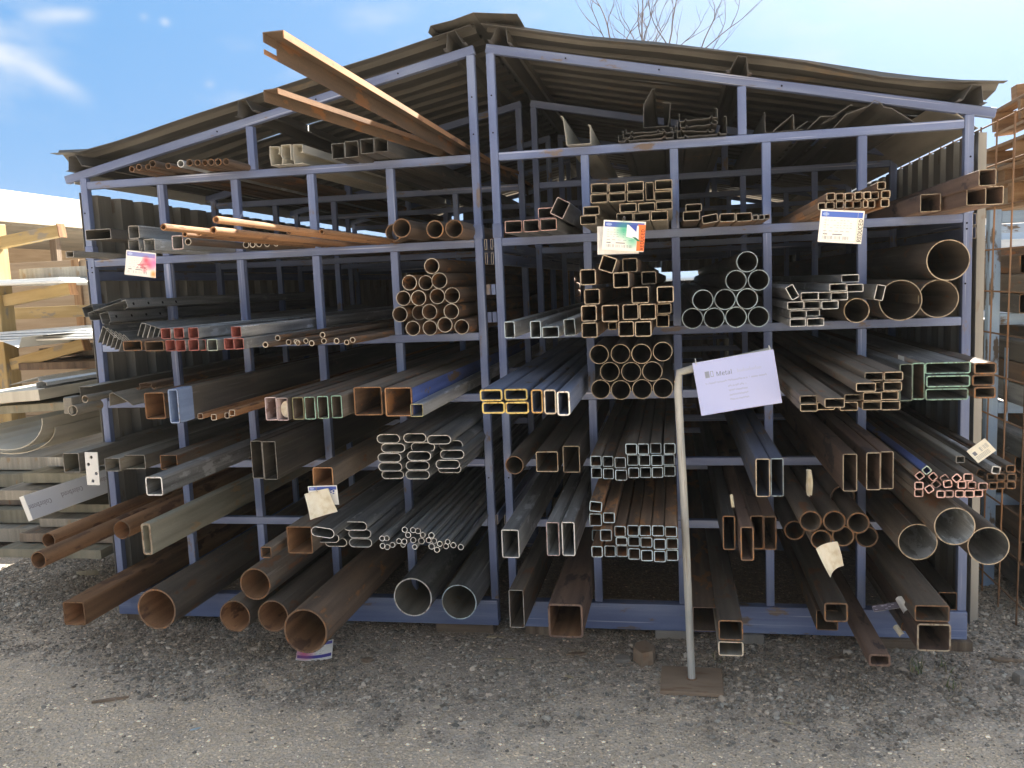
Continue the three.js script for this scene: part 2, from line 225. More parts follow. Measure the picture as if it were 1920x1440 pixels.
// ---------------------------------------------------------------- the two blue pipe racks with their shared gable roof
const ROWS = [2.34, 1.942, 1.497, 1.198, .875, .573], DIV = [.472, .878, 1.283, 1.689], SL = .2098, CS = 1 / Math.hypot(1, SL), SN = SL * CS, SA = Math.atan(SL);
const FR = [0, -1.3, -2.6, -3.9, -5.2];
function local(o, parent) { o.position.sub(parent.position); return o; }
const racks = {};
for (const s of [-1, 1]) {
  const R = thing('pipe_rack', s < 0 ? 'blue steel pipe rack, left half, under corrugated roof' : 'blue steel pipe rack, right half, behind the white sign', 'pipe rack', [s * 1.083, 0, -2.6]); racks[s] = R;
  const bx = (name, mt, a, b, y0, y1, z0, z1, r) => local(box(R, name, mt, Math.min(s * a, s * b), Math.max(s * a, s * b), y0, y1, z0, z1, r), R);
  FR.forEach((z, k) => {
    const T = .019, f = (d) => [z - .038 - d, z - d];
    bx('post', 'frame', .047 - T, .047 + T, .179, 2.812, ...f(0), .004); bx('post', 'frame', 2.12 - T, 2.12 + T, .179, 2.378, ...f(0), .004);
    bx('base_beam', 'frame', .032, 2.142, .047, .178, z - .05, z + .012, .005);
    ROWS.forEach((y, i) => bx('shelf_beam', 'frame', .047 + T + .0005, 2.12 - T - .0005, y - T, y + T, ...f(.0015), .0035));
    const rows = [...ROWS.map((y) => y), .178 + T];
    for (const x of DIV) {
      if (k === 0) for (let i = 0; i < 6; i++) bx('divider', 'frame', x - T, x + T, i === 5 ? .1785 : rows[i + 1] + T + .0005, rows[i] - T - .0005, ...f(.003), .0035);
      else bx('divider', 'frame', x - .016, x + .016, .1785, 2.32, z - .034, z - .004, 0);
    }
    bx('strut', 'frame', 1.18 - T, 1.18 + T, 2.36, 2.571, ...f(.003), .0035);
    const len = (2.225 - .028) / CS, ra = part(R, 'rafter', bar(len, .042, .036, .005), pick('frame')); ra.position.set(s * 1.1265, 2.842 - SL * 1.1265, z - .0195); ra.rotation.z = -s * SA; local(ra, R);
    if (k < 3) for (const [px, y0] of [[.047, 1.985], [2.12, 1.985]]) bx('splice_sleeve', 'frame', px - .0225, px + .0225, y0 - .022, y0 + .045, z - .0415, z + .003, .002);
  });
  // rails that tie the frames together, front to back
  for (const [x, y, w, h] of [[2.149, 1.935, .016, .05], [2.149, 1.878, .016, .05], [2.12, 1.198, .03, .034], [2.12, .13, .03, .05], [.0145, 1.935, .012, .05], [.0145, 1.868, .012, .055], [.022, .585, .01, .05]]) {
    const [tb, tr] = tubeGeos(rectLoop(w, h, .003, 2), rectLoop(w - .004, h - .004, .001, 2), 5.2), m = part(R, 'side_rail', tb, pick('frame')); m.position.set(s * x, y, x > 2.13 || x < .03 ? -.012 : -.04); local(m, R); part(m, 'cut_edge', tr, pick('pale'));
  }
  // bolt holes in the posts
  const hole = new THREE.CylinderGeometry(.004, .004, .003, 10).rotateX(Math.PI / 2), hm = new THREE.MeshStandardMaterial({ color: 0x0c0c10, roughness: 1 });
  for (const [x, y] of [[.047, 2.62], [.047, 2.45], [2.125, 2.20], [2.115, 1.92], [2.115, 1.895], [2.112, 1.66], [.40, 2.757], [.82, 2.671], [1.35, 2.557], [.047, 1.2], [.05, .8]]) { const m = part(R, 'bolt_hole', hole, hm); m.position.set(s * x, y, .0006); local(m, R); }
  // top hat purlins on the rafters
  for (const x of [.105, 1.165, 2.115]) { const g = foldGeo([[-.056, .001], [-.040, .001], [-.019, .066], [.019, .066], [.040, .001], [.056, .001]], .002, 5.75), m = part(R, 'purlin', g, pick('sheet')); m.position.set(s * x, 2.842 - SL * x + .0225 / CS, .055); m.rotation.z = -s * SA; local(m, R); }
  // roof sheets, ribs running down the slope
  const prof = (n, p, h) => { const a = [[0, 0]]; for (let i = 0; i < n; i++) a.push([i * p + p * .30, 0], [i * p + p * .42, h], [i * p + p * .62, h], [i * p + p * .74, 0]); a.push([n * p, 0]); return a; };
  for (let k = 0; k < 8; k++) {
    const len = 2.215 / CS, ph = rr(0, 6), amp = k === 0 ? .010 : .003;
    const g = foldGeo(prof(4, .19, .027), .0016, len, 14, (v) => { const t = -v[2] / len; v[1] += amp * (Math.sin(t * 9 + ph) * .5 + Math.sin(t * 21 + ph * 2) * .25) * (v[0] > .6 || k ? 1 : .5) - (t > .97 ? .008 : 0) + (k === 0 && t > .9 ? (s < 0 ? .05 : .025) * Math.pow((t - .9) / .1, 2) * (v[0] > .62 || v[0] < .1 ? 1 : .2) : 0) + (k === 0 && v[0] > .7 ? .012 * Math.sin(t * 13 + 1) * t : 0); return v; });
    const Zv = new THREE.Vector3(-s * CS, SN, 0), Yv = new THREE.Vector3(s * SN, CS, 0), Xv = new THREE.Vector3().crossVectors(Yv, Zv);
    const o = new THREE.Vector3(s * .025, 2.9335 - SL * .025, 0).addScaledVector(Xv, Xv.z > 0 ? -.70 + (-k * .7605) - 0 : -.06 + k * .7605 - 0);
    g.applyMatrix4(new THREE.Matrix4().makeBasis(Xv, Yv, Zv).setPosition(o.sub(R.position)));
    part(R, 'roof_sheet', g, pick('sheet'));
  }
  // side wall sheets, ribs upright
  for (let k = 0; k < 7; k++) {
    const g = foldGeo(prof(4, .2, .056), .0016, 2.30 - .10 + rr(-.012, .012) - .0, 1), Y = new THREE.Vector3(s, 0, 0), Zu = new THREE.Vector3(0, 1, 0), X = new THREE.Vector3().crossVectors(Y, Zu);
    const o = new THREE.Vector3(s * 2.163, 2.31, X.z > 0 ? -.82 - k * .801 : -.02 - k * .801);
    g.applyMatrix4(new THREE.Matrix4().makeBasis(X, Y, Zu).setPosition(o.sub(R.position))); part(R, 'wall_sheet', g, pick('wallsheet'));
  }
  // rear sheets, uneven in height, with one gap
  for (let k = 0; k < 3; k++) {
    const top = [2.80, 2.64, 2.49][k], g = foldGeo(prof(4, .178, .028), .0016, top - (s > 0 && k < 2 ? 1.86 - k * .05 : .08), 1), X = new THREE.Vector3(1, 0, 0), Y = new THREE.Vector3(0, 0, -1), Zu = new THREE.Vector3(0, 1, 0);
    g.applyMatrix4(new THREE.Matrix4().makeBasis(X, Y, Zu).setPosition(new THREE.Vector3(s > 0 ? .03 + k * .713 : -.03 - (k + 1) * .713, top, -5.64).sub(R.position))); part(R, 'wall_sheet', g, pick('sheet'));
    if (s > 0 && k < 2) { const h = foldGeo(prof(4, .178, .028), .0016, 1.66 - k * .03, 1); h.applyMatrix4(new THREE.Matrix4().makeBasis(X, Y, Zu).setPosition(new THREE.Vector3(.03 + k * .713, 1.74 - k * .03, -5.66).sub(R.position))); part(R, 'wall_sheet', h, pick('sheet')); }
  }
  { // pale flashing closing the eave
    const pts = s < 0 ? [[-2.176, 2.352], [-2.172, 2.40], [-2.165, 2.476]] : [[2.158, 2.318], [2.13, 2.335], [2.02, 2.43], [2.0, 2.44]]; const m = part(R, 'eave_flashing', foldGeo(pts, .002, 5.6), pick('creamsheet')); m.position.z = -.01; local(m, R);
  }
  if (s < 0) {
    const cap = foldGeo([[-.215, 2.893], [-.203, 2.925], [-.10, 2.948], [0, 2.968], [.10, 2.950], [.2, 2.925], [.212, 2.905]], .0018, 5.9, 20, (v) => { v[1] += .006 * Math.sin(v[2] * 5 + v[0] * 9) + (v[2] > -.4 && Math.abs(v[0]) > .15 ? .012 * Math.sin(v[0] * 30 + 2) : 0); return v; });
    const m = part(R, 'ridge_cap', cap, pick('sheet')); m.position.set(0, 0, .10); local(m, R);
    for (const y of [1.72, 1.587]) for (const a of [-1, 1]) { const q = part(R, 'spacer', bar(.020, .05, .03, .001), pick('frame')); q.position.set(a * .0125, y, -.03); local(q, R); }
  }
}
// blocks the racks stand on
for (const [x0, x1, z0, z1, mt, nm, lb] of [[2.03, 2.16, -.14, .035, 'oldwood', 'timber_bearer', 'brown timber block under right end of base beam'], [1.15, 1.25, -.2, .03, 'concrete', 'concrete_block', 'pale concrete block under base beam right of sign pole'], [.10, .30, -.2, .005, 'oldwood', 'timber_bearer', 'brown timber packer under base beam right of centre'], [-.36, -.06, -.2, .006, 'oldwood', 'timber_bearer', 'brown timber packer under base beam left of centre'], [-2.12, -1.95, -.2, -.02, 'oldwood', 'timber_bearer', 'brown timber packer under far left end of base beam'], [1.72, 1.96, -.14, .03, 'oldwood', 'timber_bearer', 'long brown timber packer beside right corner bearer'], [.74, .9, -.16, .0, 'concrete', 'concrete_block', 'pale flat concrete piece under base beam behind sign pole']]) {
  const t = thing(nm, lb, nm === 'concrete_block' ? 'block' : 'timber', [(x0 + x1) / 2, 0, (z0 + z1) / 2]); const m = part(t, nm === 'concrete_block' ? 'block' : 'plank', bar(x1 - x0, .046, z1 - z0, .004), pick(mt)); m.position.y = .0235;
}

// ---------------------------------------------------------------- tubes and pipes: [x, y, z of the cut end, width, height, roll]
const ORD = ['', 'first', 'second', 'third', 'fourth', 'fifth', 'sixth', 'seventh', 'eighth', 'ninth', 'tenth', 'eleventh', 'twelfth', 'thirteenth', 'fourteenth'];
const loops = { round: (w, h, d) => ringLoop(w / 2 - d, w > .11 ? 40 : w > .06 ? 30 : 18), oval: (w, h, d) => { const r = h / 2, L = [], n = 9; for (const [sx, a] of [[1, -90], [-1, 90]]) for (let i = 0; i <= n; i++) { const t = (a + 180 * i / n) * D2R, c = Math.cos(t), s = Math.sin(t); L.push([sx * (w / 2 - r) + (r - d) * c, (r - d) * s, c, s]); } return L; }, rect: (w, h, d, t) => rectLoop(w - 2 * d, h - 2 * d, d ? Math.max(.0008, t * .9) : Math.min(t * 1.9, Math.min(w, h) * .22)) };
function tube(kind, name, label, group, it, o) {
  const [x, y, z0, w, h, roll] = it, z = z0 + rr(-.012, .012), t = Math.min(o.t, Math.min(w, h) * .2), len = (o.len || 5.75) + rr(-.15, .15);
  const g = thing(name, label, kind === 'round' ? 'pipe' : 'tube', [x, y, z], group);
  g.rotation.z = (roll || 0) * D2R; g.rotation.y = rr(-.0012, .0012);
  const [b, c, inn] = tubeGeos(loops[kind](w, h, 0, t), loops[kind](w, h, t, t), len, !!o.inner);
  part(g, 'tube_wall', b, pick(o.body)); part(g, 'cut_end', c, pick(o.rim)); if (inn) part(g, 'inner_wall', inn, pick(o.inner));
  if (o.side) { const m = part(g, 'painted_side', bar(.0008, h * .93, len - .02, 0), pick(o.side)); m.position.set(w / 2 + .0006, 0, -len / 2); }
  if (o.collar) { const [e, f] = tubeGeos(loops[kind](w + .0012, h + .0012, 0, t), loops[kind](w, h, -.0002, t), o.collar); const m = part(g, 'painted_band', e, pick(o.rim)); m.position.z = -.002; part(m, 'band_edge', f, pick(o.rim)); } return g;
}
function bundle(o, items) {
  const n = items.length, rows = [];
  items.forEach((it) => { let r = rows.find((q) => Math.abs(q.y - it[1]) < .55 * Math.min(it[4], q.h)); if (!r) rows.push(r = { y: it[1], h: it[4], a: [] }); r.a.push(it); r.y = r.a.reduce((s, q) => s + q[1], 0) / r.a.length; });
  rows.sort((p, q) => q.y - p.y);
  rows.forEach((r, ri) => { r.a.sort((p, q) => p[0] - q[0]); r.a.forEach((it, i) => {
    let lab = o.single;
    if (!lab) {
      const rn = rows.length === 1 ? '' : ri === 0 ? 'top' : ri === rows.length - 1 ? 'bottom' : rows.length === 3 ? 'middle' : ORD[ri + 1];
      const pos = r.a.length === 1 ? (rn ? `alone in ${rn} row` : '') : i === 0 ? `leftmost${rn ? ` in ${rn} row` : ''}` : i === r.a.length - 1 ? `rightmost${rn ? ` in ${rn} row` : ''}` : `${ORD[i + 1] || 'later'} from left${rn ? ` in ${rn} row` : ''}`;
      lab = `${o.desc}, ${pos}, ${o.where}`;
    }
    const nm = o.name || (o.kind === 'round' ? 'round_pipe' : o.kind === 'oval' ? 'oval_tube' : Math.abs(it[3] / it[4] - 1) < .17 ? 'square_tube' : 'rectangular_tube');
    const tb = tube(o.kind, nm, lab, n > 1 ? `${o.desc}s, ${o.where}` : undefined, it, o); if (o.on) o.on(tb, it);
  }); });
}
bundle({ kind: 'round', body: 'rustdark', rim: 'rust', t: 0.003, desc: 'brown round pipe', where: 'row under left eave' }, [[-1.701, 2.372, .214, .03, .03], [-1.65, 2.376, .214, .03, .03], [-1.61, 2.376, .214, .03, .03], [-1.578, 2.388, .214, .034, .034], [-1.502, 2.374, .214, .03, .03], [-1.39, 2.381, .214, .033, .033], [-1.349, 2.378, .214, .03, .03], [-1.312, 2.376, .214, .03, .03], [-1.275, 2.375, .214, .032, .032], [-1.241, 2.374, .214, .033, .033], [-1.202, 2.373, .214, .033, .033]]);
bundle({ kind: 'round', body: 'galv', rim: 'bright', t: 0.003, single: 'pale galvanised pipe among brown pipes under left eave' }, [[-1.426, 2.377, .23, .035, .035]]);
bundle({ kind: 'rect', body: 'dark', rim: 'grey', t: 0.002, desc: 'dark thin-walled square tube', where: 'under two rusty channels' }, [[-.65, 2.388, .201, .062, .069], [-.578, 2.389, .201, .065, .073], [-.506, 2.399, .201, .064, .066], [-.435, 2.399, .201, .065, .064]]);
bundle({ kind: 'rect', body: 'dark', rim: 'greyrim', t: 0.003, name: 'rectangular_tube', single: 'wide dark grey tube jutting left of red price card, upper shelf' }, [[-1.989, 2.08, .1, .143, .052]]);
bundle({ kind: 'rect', body: 'greydull', rim: 'greyrim', t: 0.003, name: 'rectangular_tube', single: 'short grey tube end poking out left below wide dark tube' }, [[-1.997, 1.975, .319, .043, .03]]);
bundle({ kind: 'rect', body: 'galv', rim: 'greyrim', t: 0.0035, desc: 'galvanised square tube', where: 'above red price card' }, [[-1.542, 2.049, .464, .055, .059], [-1.547, 1.989, .464, .056, .055], [-1.473, 1.987, .464, .055, .057]]);
bundle({ kind: 'rect', body: 'galv', rim: 'pinkrim', t: 0.004, single: 'galvanised square tube with rounded pinkish rim beside rusty thin pipes' }, [[-1.331, 1.992, .472, .055, .063]]);
bundle({ kind: 'round', body: 'orange', rim: 'orange', t: 0.004, desc: 'thin orange rusty pipe', where: 'upper left shelf' }, [[-.759, 1.971, 1.494, .023, .023], [-.885, 1.971, 1.161, .021, .021], [-.814, 1.973, 1.185, .026, .026], [-.727, 1.973, 1.246, .026, .026], [-.494, 1.971, 1.628, .022, .022]]);
bundle({ kind: 'round', body: 'orange', rim: 'rust', t: 0.004, desc: 'thin rusty pipe set back', where: 'behind the orange pipes' }, [[-.552, 1.97, 1.003, .02, .02], [-.457, 1.971, .912, .021, .021]]);
bundle({ kind: 'round', body: 'rustdark', rim: 'pale', t: 0.004, desc: 'thin brown pipe with pale rim', where: 'below the orange pipes' }, [[-1.226, 1.986, .558, .032, .032], [-1.087, 1.976, .308, .032, .032], [-1.052, 1.975, .308, .029, .029], [-1.014, 1.975, .308, .029, .029], [-.974, 1.974, .308, .029, .029], [-.934, 1.974, .308, .028, .028]]);
bundle({ kind: 'round', body: 'rustdark', rim: 'rust', t: 0.005, desc: 'large brown pipe', where: 'upper shelf left of centre post' }, [[-.439, 2.009, .079, .083, .083], [-.322, 2.01, .329, .085, .085], [-.19, 2.002, .249, .081, .081], [-.101, 2, .249, .083, .083]]);
bundle({ kind: 'rect', body: 'rustdark', rim: 'rust', t: 0.005, desc: 'brown flat rectangular tube', where: 'beside red-ended tubes' }, [[-1.484, 1.542, .656, .092, .046], [-1.372, 1.538, .656, .093, .045]]);
bundle({ kind: 'rect', body: 'galv', rim: 'redpaint', t: 0.003, inner: 'redpaint', desc: 'square tube with red painted end', where: 'third shelf left' }, [[-1.268, 1.594, .723, .046, .046], [-1.215, 1.594, .723, .046, .046], [-1.143, 1.592, .723, .047, .047], [-.942, 1.591, .723, .045, .046], [-1.253, 1.542, .723, .046, .048], [-1.201, 1.541, .723, .045, .048], [-1.148, 1.541, .723, .048, .048], [-1.124, 1.538, .683, .033, .048], [-.983, 1.541, .723, .045, .047], [-.932, 1.541, .723, .045, .046]]);
bundle({ kind: 'rect', body: 'galv', rim: 'palegreen', t: 0.003, single: 'square tube with pale green rim among red-ended tubes' }, [[-1.055, 1.539, .723, .046, .049]]);
bundle({ kind: 'round', body: 'rustdark', rim: 'pale', t: 0.004, desc: 'thin brown pipe', where: 'beside the pipe stack' }, [[-.839, 1.551, .552, .026, .026], [-.853, 1.529, .652, .026, .026], [-.798, 1.53, .552, .026, .026], [-.758, 1.532, .552, .023, .023], [-.746, 1.527, .552, .024, .024], [-.711, 1.534, .552, .024, .024], [-.688, 1.523, .552, .026, .026], [-.631, 1.558, .552, .026, .026], [-.63, 1.531, .552, .026, .026], [-.575, 1.529, .552, .026, .026], [-.526, 1.522, .552, .024, .024], [-.502, 1.531, .552, .026, .026]]);
bundle({ kind: 'round', body: 'rust', rim: 'pale', t: 0.004, desc: 'rusty round pipe', where: 'stack left of centre post' }, [[-.245, 1.841, .144, .074, .074], [-.358, 1.769, .144, .073, .073], [-.277, 1.765, .144, .071, .071], [-.209, 1.772, .144, .076, .076], [-.393, 1.697, .144, .072, .072], [-.316, 1.695, .144, .074, .074], [-.222, 1.7, .144, .074, .074], [-.153, 1.701, .144, .076, .076], [-.413, 1.622, .144, .075, .075], [-.334, 1.625, .084, .073, .073], [-.265, 1.629, .144, .074, .074], [-.16, 1.627, .144, .074, .074], [-.351, 1.554, .144, .072, .072], [-.268, 1.553, .144, .072, .072], [-.192, 1.566, .144, .073, .073], [-.113, 1.553, .144, .071, .071]]);
bundle({ kind: 'rect', body: 'rustdark', rim: 'orange', t: 0.005, inner: 'orange', single: 'rusty square tube beside blue-ended tube, fourth shelf left' }, [[-1.381, 1.278, .674, .097, .118]]);
bundle({ kind: 'rect', body: 'dark', rim: 'dustyblue', t: 0.005, inner: 'dustyblue', collar: 0.11, single: 'tall narrow blue-ended tube, fourth shelf left' }, [[-1.207, 1.292, .82, .046, .144]]);
bundle({ kind: 'rect', body: 'orange', rim: 'pale', t: 0.003, desc: 'tiny rusty square tube', where: 'below blue-ended tube' }, [[-1.161, 1.231, .701, .026, .026], [-1.091, 1.227, .701, .026, .027], [-1.036, 1.232, .701, .022, .025], [-1.005, 1.245, .701, .027, .027]]);
bundle({ kind: 'rect', body: 'brownsteel', rim: 'palepink', t: 0.003, inner: 'palepink', desc: 'upright tube with pale pink end', where: 'fourth shelf left' }, [[-.794, 1.268, .77, .052, .097], [-.738, 1.267, .768, .05, .096]]);
bundle({ kind: 'rect', body: 'brownsteel', rim: 'green', t: 0.004, desc: 'upright tube with green rim', where: 'fourth shelf left' }, [[-.625, 1.267, .75, .048, .095], [-.574, 1.267, .737, .049, .095], [-.518, 1.267, .742, .047, .095]]);
bundle({ kind: 'rect', body: 'brownsteel', rim: 'olive', t: 0.004, single: 'upright rectangular tube with olive rim beside green-rimmed tubes' }, [[-.678, 1.266, .756, .051, .094]]);
bundle({ kind: 'rect', body: 'brownsteel', rim: 'orange', t: 0.005, inner: 'rust', single: 'large rusty square tube left of blue-sided one, fourth shelf' }, [[-.403, 1.28, .677, .124, .12]]);
bundle({ kind: 'rect', body: 'brownsteel', rim: 'orange', t: 0.005, inner: 'rust', side: 'bluesteel', single: 'large square tube with blue side, fourth shelf left' }, [[-.259, 1.279, .694, .116, .12]]);
bundle({ kind: 'rect', body: 'galv', rim: 'yellowgreen', t: 0.003, single: 'small bright galvanised square tube with yellow-green rim' }, [[-.179, 1.245, .719, .054, .053]]);
bundle({ kind: 'rect', body: 'greydull', rim: 'greyrim', t: 0.004, inner: 'greygreen', single: 'grey square tube jutting left beside white drilled plate' }, [[-2.122, .946, .288, .091, .099]]);
bundle({ kind: 'rect', body: 'greydull', rim: 'greyrim', t: 0.004, single: 'grey tube hidden behind white drilled plate, fifth shelf left' }, [[-1.921, .927, .25, .086, .068]]);
bundle({ kind: 'rect', body: 'greydull', rim: 'greyrim', t: 0.003, inner: 'greygreen', single: 'flat grey tube right of white drilled plate' }, [[-1.825, .932, .217, .117, .072]]);
bundle({ kind: 'rect', body: 'brownsteel', rim: 'rust', t: 0.003, single: 'brown tube behind bright galvanised tube, fifth shelf left' }, [[-1.625, .933, .22, .092, .073]]);
bundle({ kind: 'rect', body: 'galv', rim: 'bright', t: 0.006, single: 'bright galvanised square tube with rounded rim jutting far out at left' }, [[-1.364, .938, .753, .081, .083]]);
bundle({ kind: 'rect', body: 'dark', rim: 'greyrim', t: 0.003, desc: 'tall dark rectangular tube', where: 'fifth shelf left' }, [[-1.041, .987, .444, .056, .177], [-.968, .987, .452, .066, .178]]);
bundle({ kind: 'rect', body: 'brownsteel', rim: 'orange', t: 0.005, inner: 'orange', single: 'rusty square tube above hanging cream card' }, [[-.651, .942, .607, .094, .09]]);
bundle({ kind: 'oval', body: 'galvdark', rim: 'bright', t: 0.003, desc: 'oval tube', where: 'oval stack, fifth shelf' }, [[-.393, 1.084, .46, .107, .041], [-.277, 1.083, .46, .106, .041], [-.165, 1.075, .46, .109, .041], [-.376, 1.041, .46, .111, .041], [-.251, 1.036, .42, .111, .041], [-.133, 1.037, .38, .111, .042], [-.396, .997, .46, .11, .041], [-.261, 1.002, .46, .11, .042], [-.11, 1.008, .46, .11, .04], [-.395, .955, .46, .111, .04], [-.271, .958, .46, .11, .04], [-.128, .967, .46, .11, .04], [-.4, .91, .42, .105, .038], [-.274, .916, .46, .112, .04], [-.144, .927, .38, .108, .035]]);
bundle({ kind: 'round', body: 'orange', rim: 'rust', t: 0.004, inner: 'orange', desc: 'rusty round pipe', where: 'low left beyond the corner post' }, [[-2.072, .629, .573, .071, .071], [-1.891, .631, .859, .075, .075], [-1.787, .64, .416, .092, .092]]);
bundle({ kind: 'rect', body: 'greygreen', rim: 'tan', t: 0.009, single: 'tall narrow pale tube jutting far out at lower left' }, [[-1.497, .668, .656, .048, .145]]);
bundle({ kind: 'rect', body: 'brownsteel', rim: 'orange', t: 0.004, single: 'small rusty square tube left of larger rusty tube' }, [[-.917, .619, .676, .05, .051]]);
bundle({ kind: 'rect', body: 'brownsteel', rim: 'orange', t: 0.005, inner: 'orange', single: 'rusty square tube left of oval tubes, sixth shelf' }, [[-.787, .656, .608, .119, .123]]);
bundle({ kind: 'oval', body: 'galvdark', rim: 'bright', t: 0.003, desc: 'oval tube', where: 'oval stack, sixth shelf' }, [[-.654, .707, .66, .107, .044, -8], [-.688, .642, .53, .107, .041], [-.676, .604, .46, .106, .039], [-.565, .691, .49, .112, .042], [-.548, .655, .49, .108, .039], [-.545, .614, .49, .109, .041]]);
bundle({ kind: 'round', body: 'galvdark', rim: 'bright', t: 0.003, desc: 'thin grey pipe', where: 'loose bundle near centre post' }, [[-.432, .644, .516, .026, .026], [-.411, .645, .516, .026, .026], [-.43, .612, .516, .026, .026], [-.413, .603, .516, .027, .027], [-.384, .617, .516, .026, .026], [-.358, .63, .516, .026, .026], [-.33, .681, .516, .027, .027], [-.292, .679, .516, .027, .027], [-.262, .682, .516, .027, .027], [-.314, .658, .516, .027, .027], [-.33, .631, .516, .027, .027], [-.289, .638, .516, .027, .027], [-.342, .611, .516, .024, .024], [-.283, .608, .516, .024, .024], [-.254, .632, .516, .03, .03], [-.242, .664, .516, .026, .026], [-.205, .66, .516, .028, .028], [-.219, .638, .516, .026, .026], [-.196, .633, .516, .026, .026], [-.207, .61, .516, .028, .028], [-.17, .621, .516, .026, .026], [-.186, .592, .516, .027, .027], [-.145, .608, .516, .026, .026], [-.131, .634, .516, .024, .024], [-.108, .617, .516, .027, .027], [-.074, .61, .516, .027, .027]]);
bundle({ kind: 'rect', body: 'orange', rim: 'orange', t: 0.006, inner: 'orange', single: 'orange rusty square tube lowest at far left' }, [[-2.036, .24, .485, .117, .118]]);
bundle({ kind: 'round', body: 'brownsteel', rim: 'rust', t: 0.008, inner: 'orange', single: 'large brown pipe beside orange square tube, bottom left' }, [[-1.575, .283, .513, .199, .199]]);
bundle({ kind: 'round', body: 'brownsteel', rim: 'rust', t: 0.006, inner: 'orange', desc: 'brown round pipe', where: 'left base trio' }, [[-1.076, .408, .496, .152, .152], [-1.179, .258, .496, .153, .153], [-.993, .26, .496, .152, .152]]);
bundle({ kind: 'round', body: 'rustdark', rim: 'rust', t: 0.008, inner: 'orange', single: 'largest rusty pipe nearest the ground, above fallen card' }, [[-.737, .285, .704, .201, .201]]);
bundle({ kind: 'round', body: 'galvdark', rim: 'bright', t: 0.006, inner: 'greydull', single: 'large galvanised pipe with bright white rim, bottom near centre' }, [[-.39, .278, .249, .189, .189]]);
bundle({ kind: 'round', body: 'galvdark', rim: 'bluerim', t: 0.005, inner: 'greydull', single: 'galvanised pipe with bluish rim beside white-rimmed pipe' }, [[-.159, .267, .275, .169, .169]]);
bundle({ kind: 'rect', body: 'galvdark', rim: 'pink', t: 0.003, desc: 'square tube with pink rim', where: 'upper shelf near centre' }, [[.194, 1.985, .394, .075, .051], [.274, 1.984, .394, .069, .051], [.346, 1.986, .394, .071, .05], [.334, 2.038, .334, .074, .045]]);
bundle({ kind: 'rect', body: 'galvdark', rim: 'pinkrim', t: 0.003, single: 'tilted grey square tube lying on pink-rimmed tubes' }, [[.406, 2.047, .444, .06, .074, -28]]);
bundle({ kind: 'rect', body: 'greydull', rim: 'tan', t: 0.0025, desc: 'flat grey tube', where: 'stack above orange price card' }, [[.586, 2.098, .648, .065, .037], [.656, 2.094, .648, .065, .035], [.726, 2.095, .648, .064, .037], [.834, 2.094, .648, .066, .037], [.585, 2.058, .648, .066, .034], [.655, 2.057, .648, .065, .033], [.725, 2.056, .648, .064, .035], [.831, 2.054, .648, .067, .035], [.696, 2.015, .648, .065, .034], [.767, 2.014, .648, .064, .034], [.834, 2.016, .648, .063, .032], [.682, 1.979, .648, .063, .033], [.748, 1.977, .648, .062, .033], [.815, 1.978, .648, .064, .036]]);
bundle({ kind: 'rect', body: 'greydull', rim: 'tan', t: 0.0025, single: 'grey tube standing on edge in stack above orange price card' }, [[.78, 2.075, .648, .032, .069]]);
bundle({ kind: 'rect', body: 'greydull', rim: 'tan', t: 0.0025, desc: 'flat grey tube', where: 'pair left of orange price card' }, [[.552, 2.013, .633, .063, .034], [.539, 1.978, .633, .063, .035]]);
bundle({ kind: 'rect', body: 'rustdark', rim: 'pale', t: 0.0025, desc: 'flat brown tube', where: 'upper shelf middle of right rack' }, [[.953, 2.025, .354, .066, .031], [.943, 1.991, .354, .069, .038], [1.018, 1.975, .354, .064, .034, 8], [1.089, 1.977, .354, .063, .034], [1.155, 1.975, .354, .063, .035]]);
bundle({ kind: 'rect', body: 'rustdark', rim: 'greyrim', t: 0.002, desc: 'tiny square tube', where: 'end of flat brown tubes' }, [[1.199, 1.97, .351, .022, .021], [1.224, 1.97, .351, .022, .021], [1.248, 1.972, .351, .022, .02]]);
bundle({ kind: 'rect', body: 'rust', rim: 'tan', t: 0.003, desc: 'small rusty square tube', where: 'stack behind right price card' }, [[1.601, 2.034, .736, .029, .028], [1.429, 2.006, .736, .03, .028], [1.462, 2.004, .736, .029, .027], [1.494, 2.003, .736, .028, .028], [1.524, 2.003, .736, .027, .028], [1.553, 2.002, .736, .026, .028], [1.582, 2.002, .736, .029, .028], [1.617, 2.003, .736, .031, .028], [1.4, 1.974, .736, .027, .027], [1.429, 1.975, .736, .03, .027], [1.462, 1.975, .736, .029, .027], [1.492, 1.974, .736, .029, .027], [1.523, 1.973, .736, .029, .028], [1.549, 1.973, .736, .018, .027], [1.572, 1.972, .736, .025, .028], [1.616, 1.973, .736, .03, .029]]);
bundle({ kind: 'rect', body: 'redrust', rim: 'tan', t: 0.003, desc: 'large red-brown square tube', where: 'jutting from top right corner' }, [[1.89, 1.995, .288, .078, .071], [1.982, 1.991, .527, .068, .062], [2.051, 1.994, .518, .068, .068], [1.968, 2.045, .7, .058, .058]]);
bundle({ kind: 'rect', body: 'galv', rim: 'bluerim', t: 0.0035, desc: 'galvanised tube with pale blue rim', where: 'third shelf right of centre post' }, [[.198, 1.555, .588, .044, .068], [.303, 1.552, .588, .045, .07], [.364, 1.539, .588, .071, .046], [.446, 1.557, .588, .047, .069, 3]]);
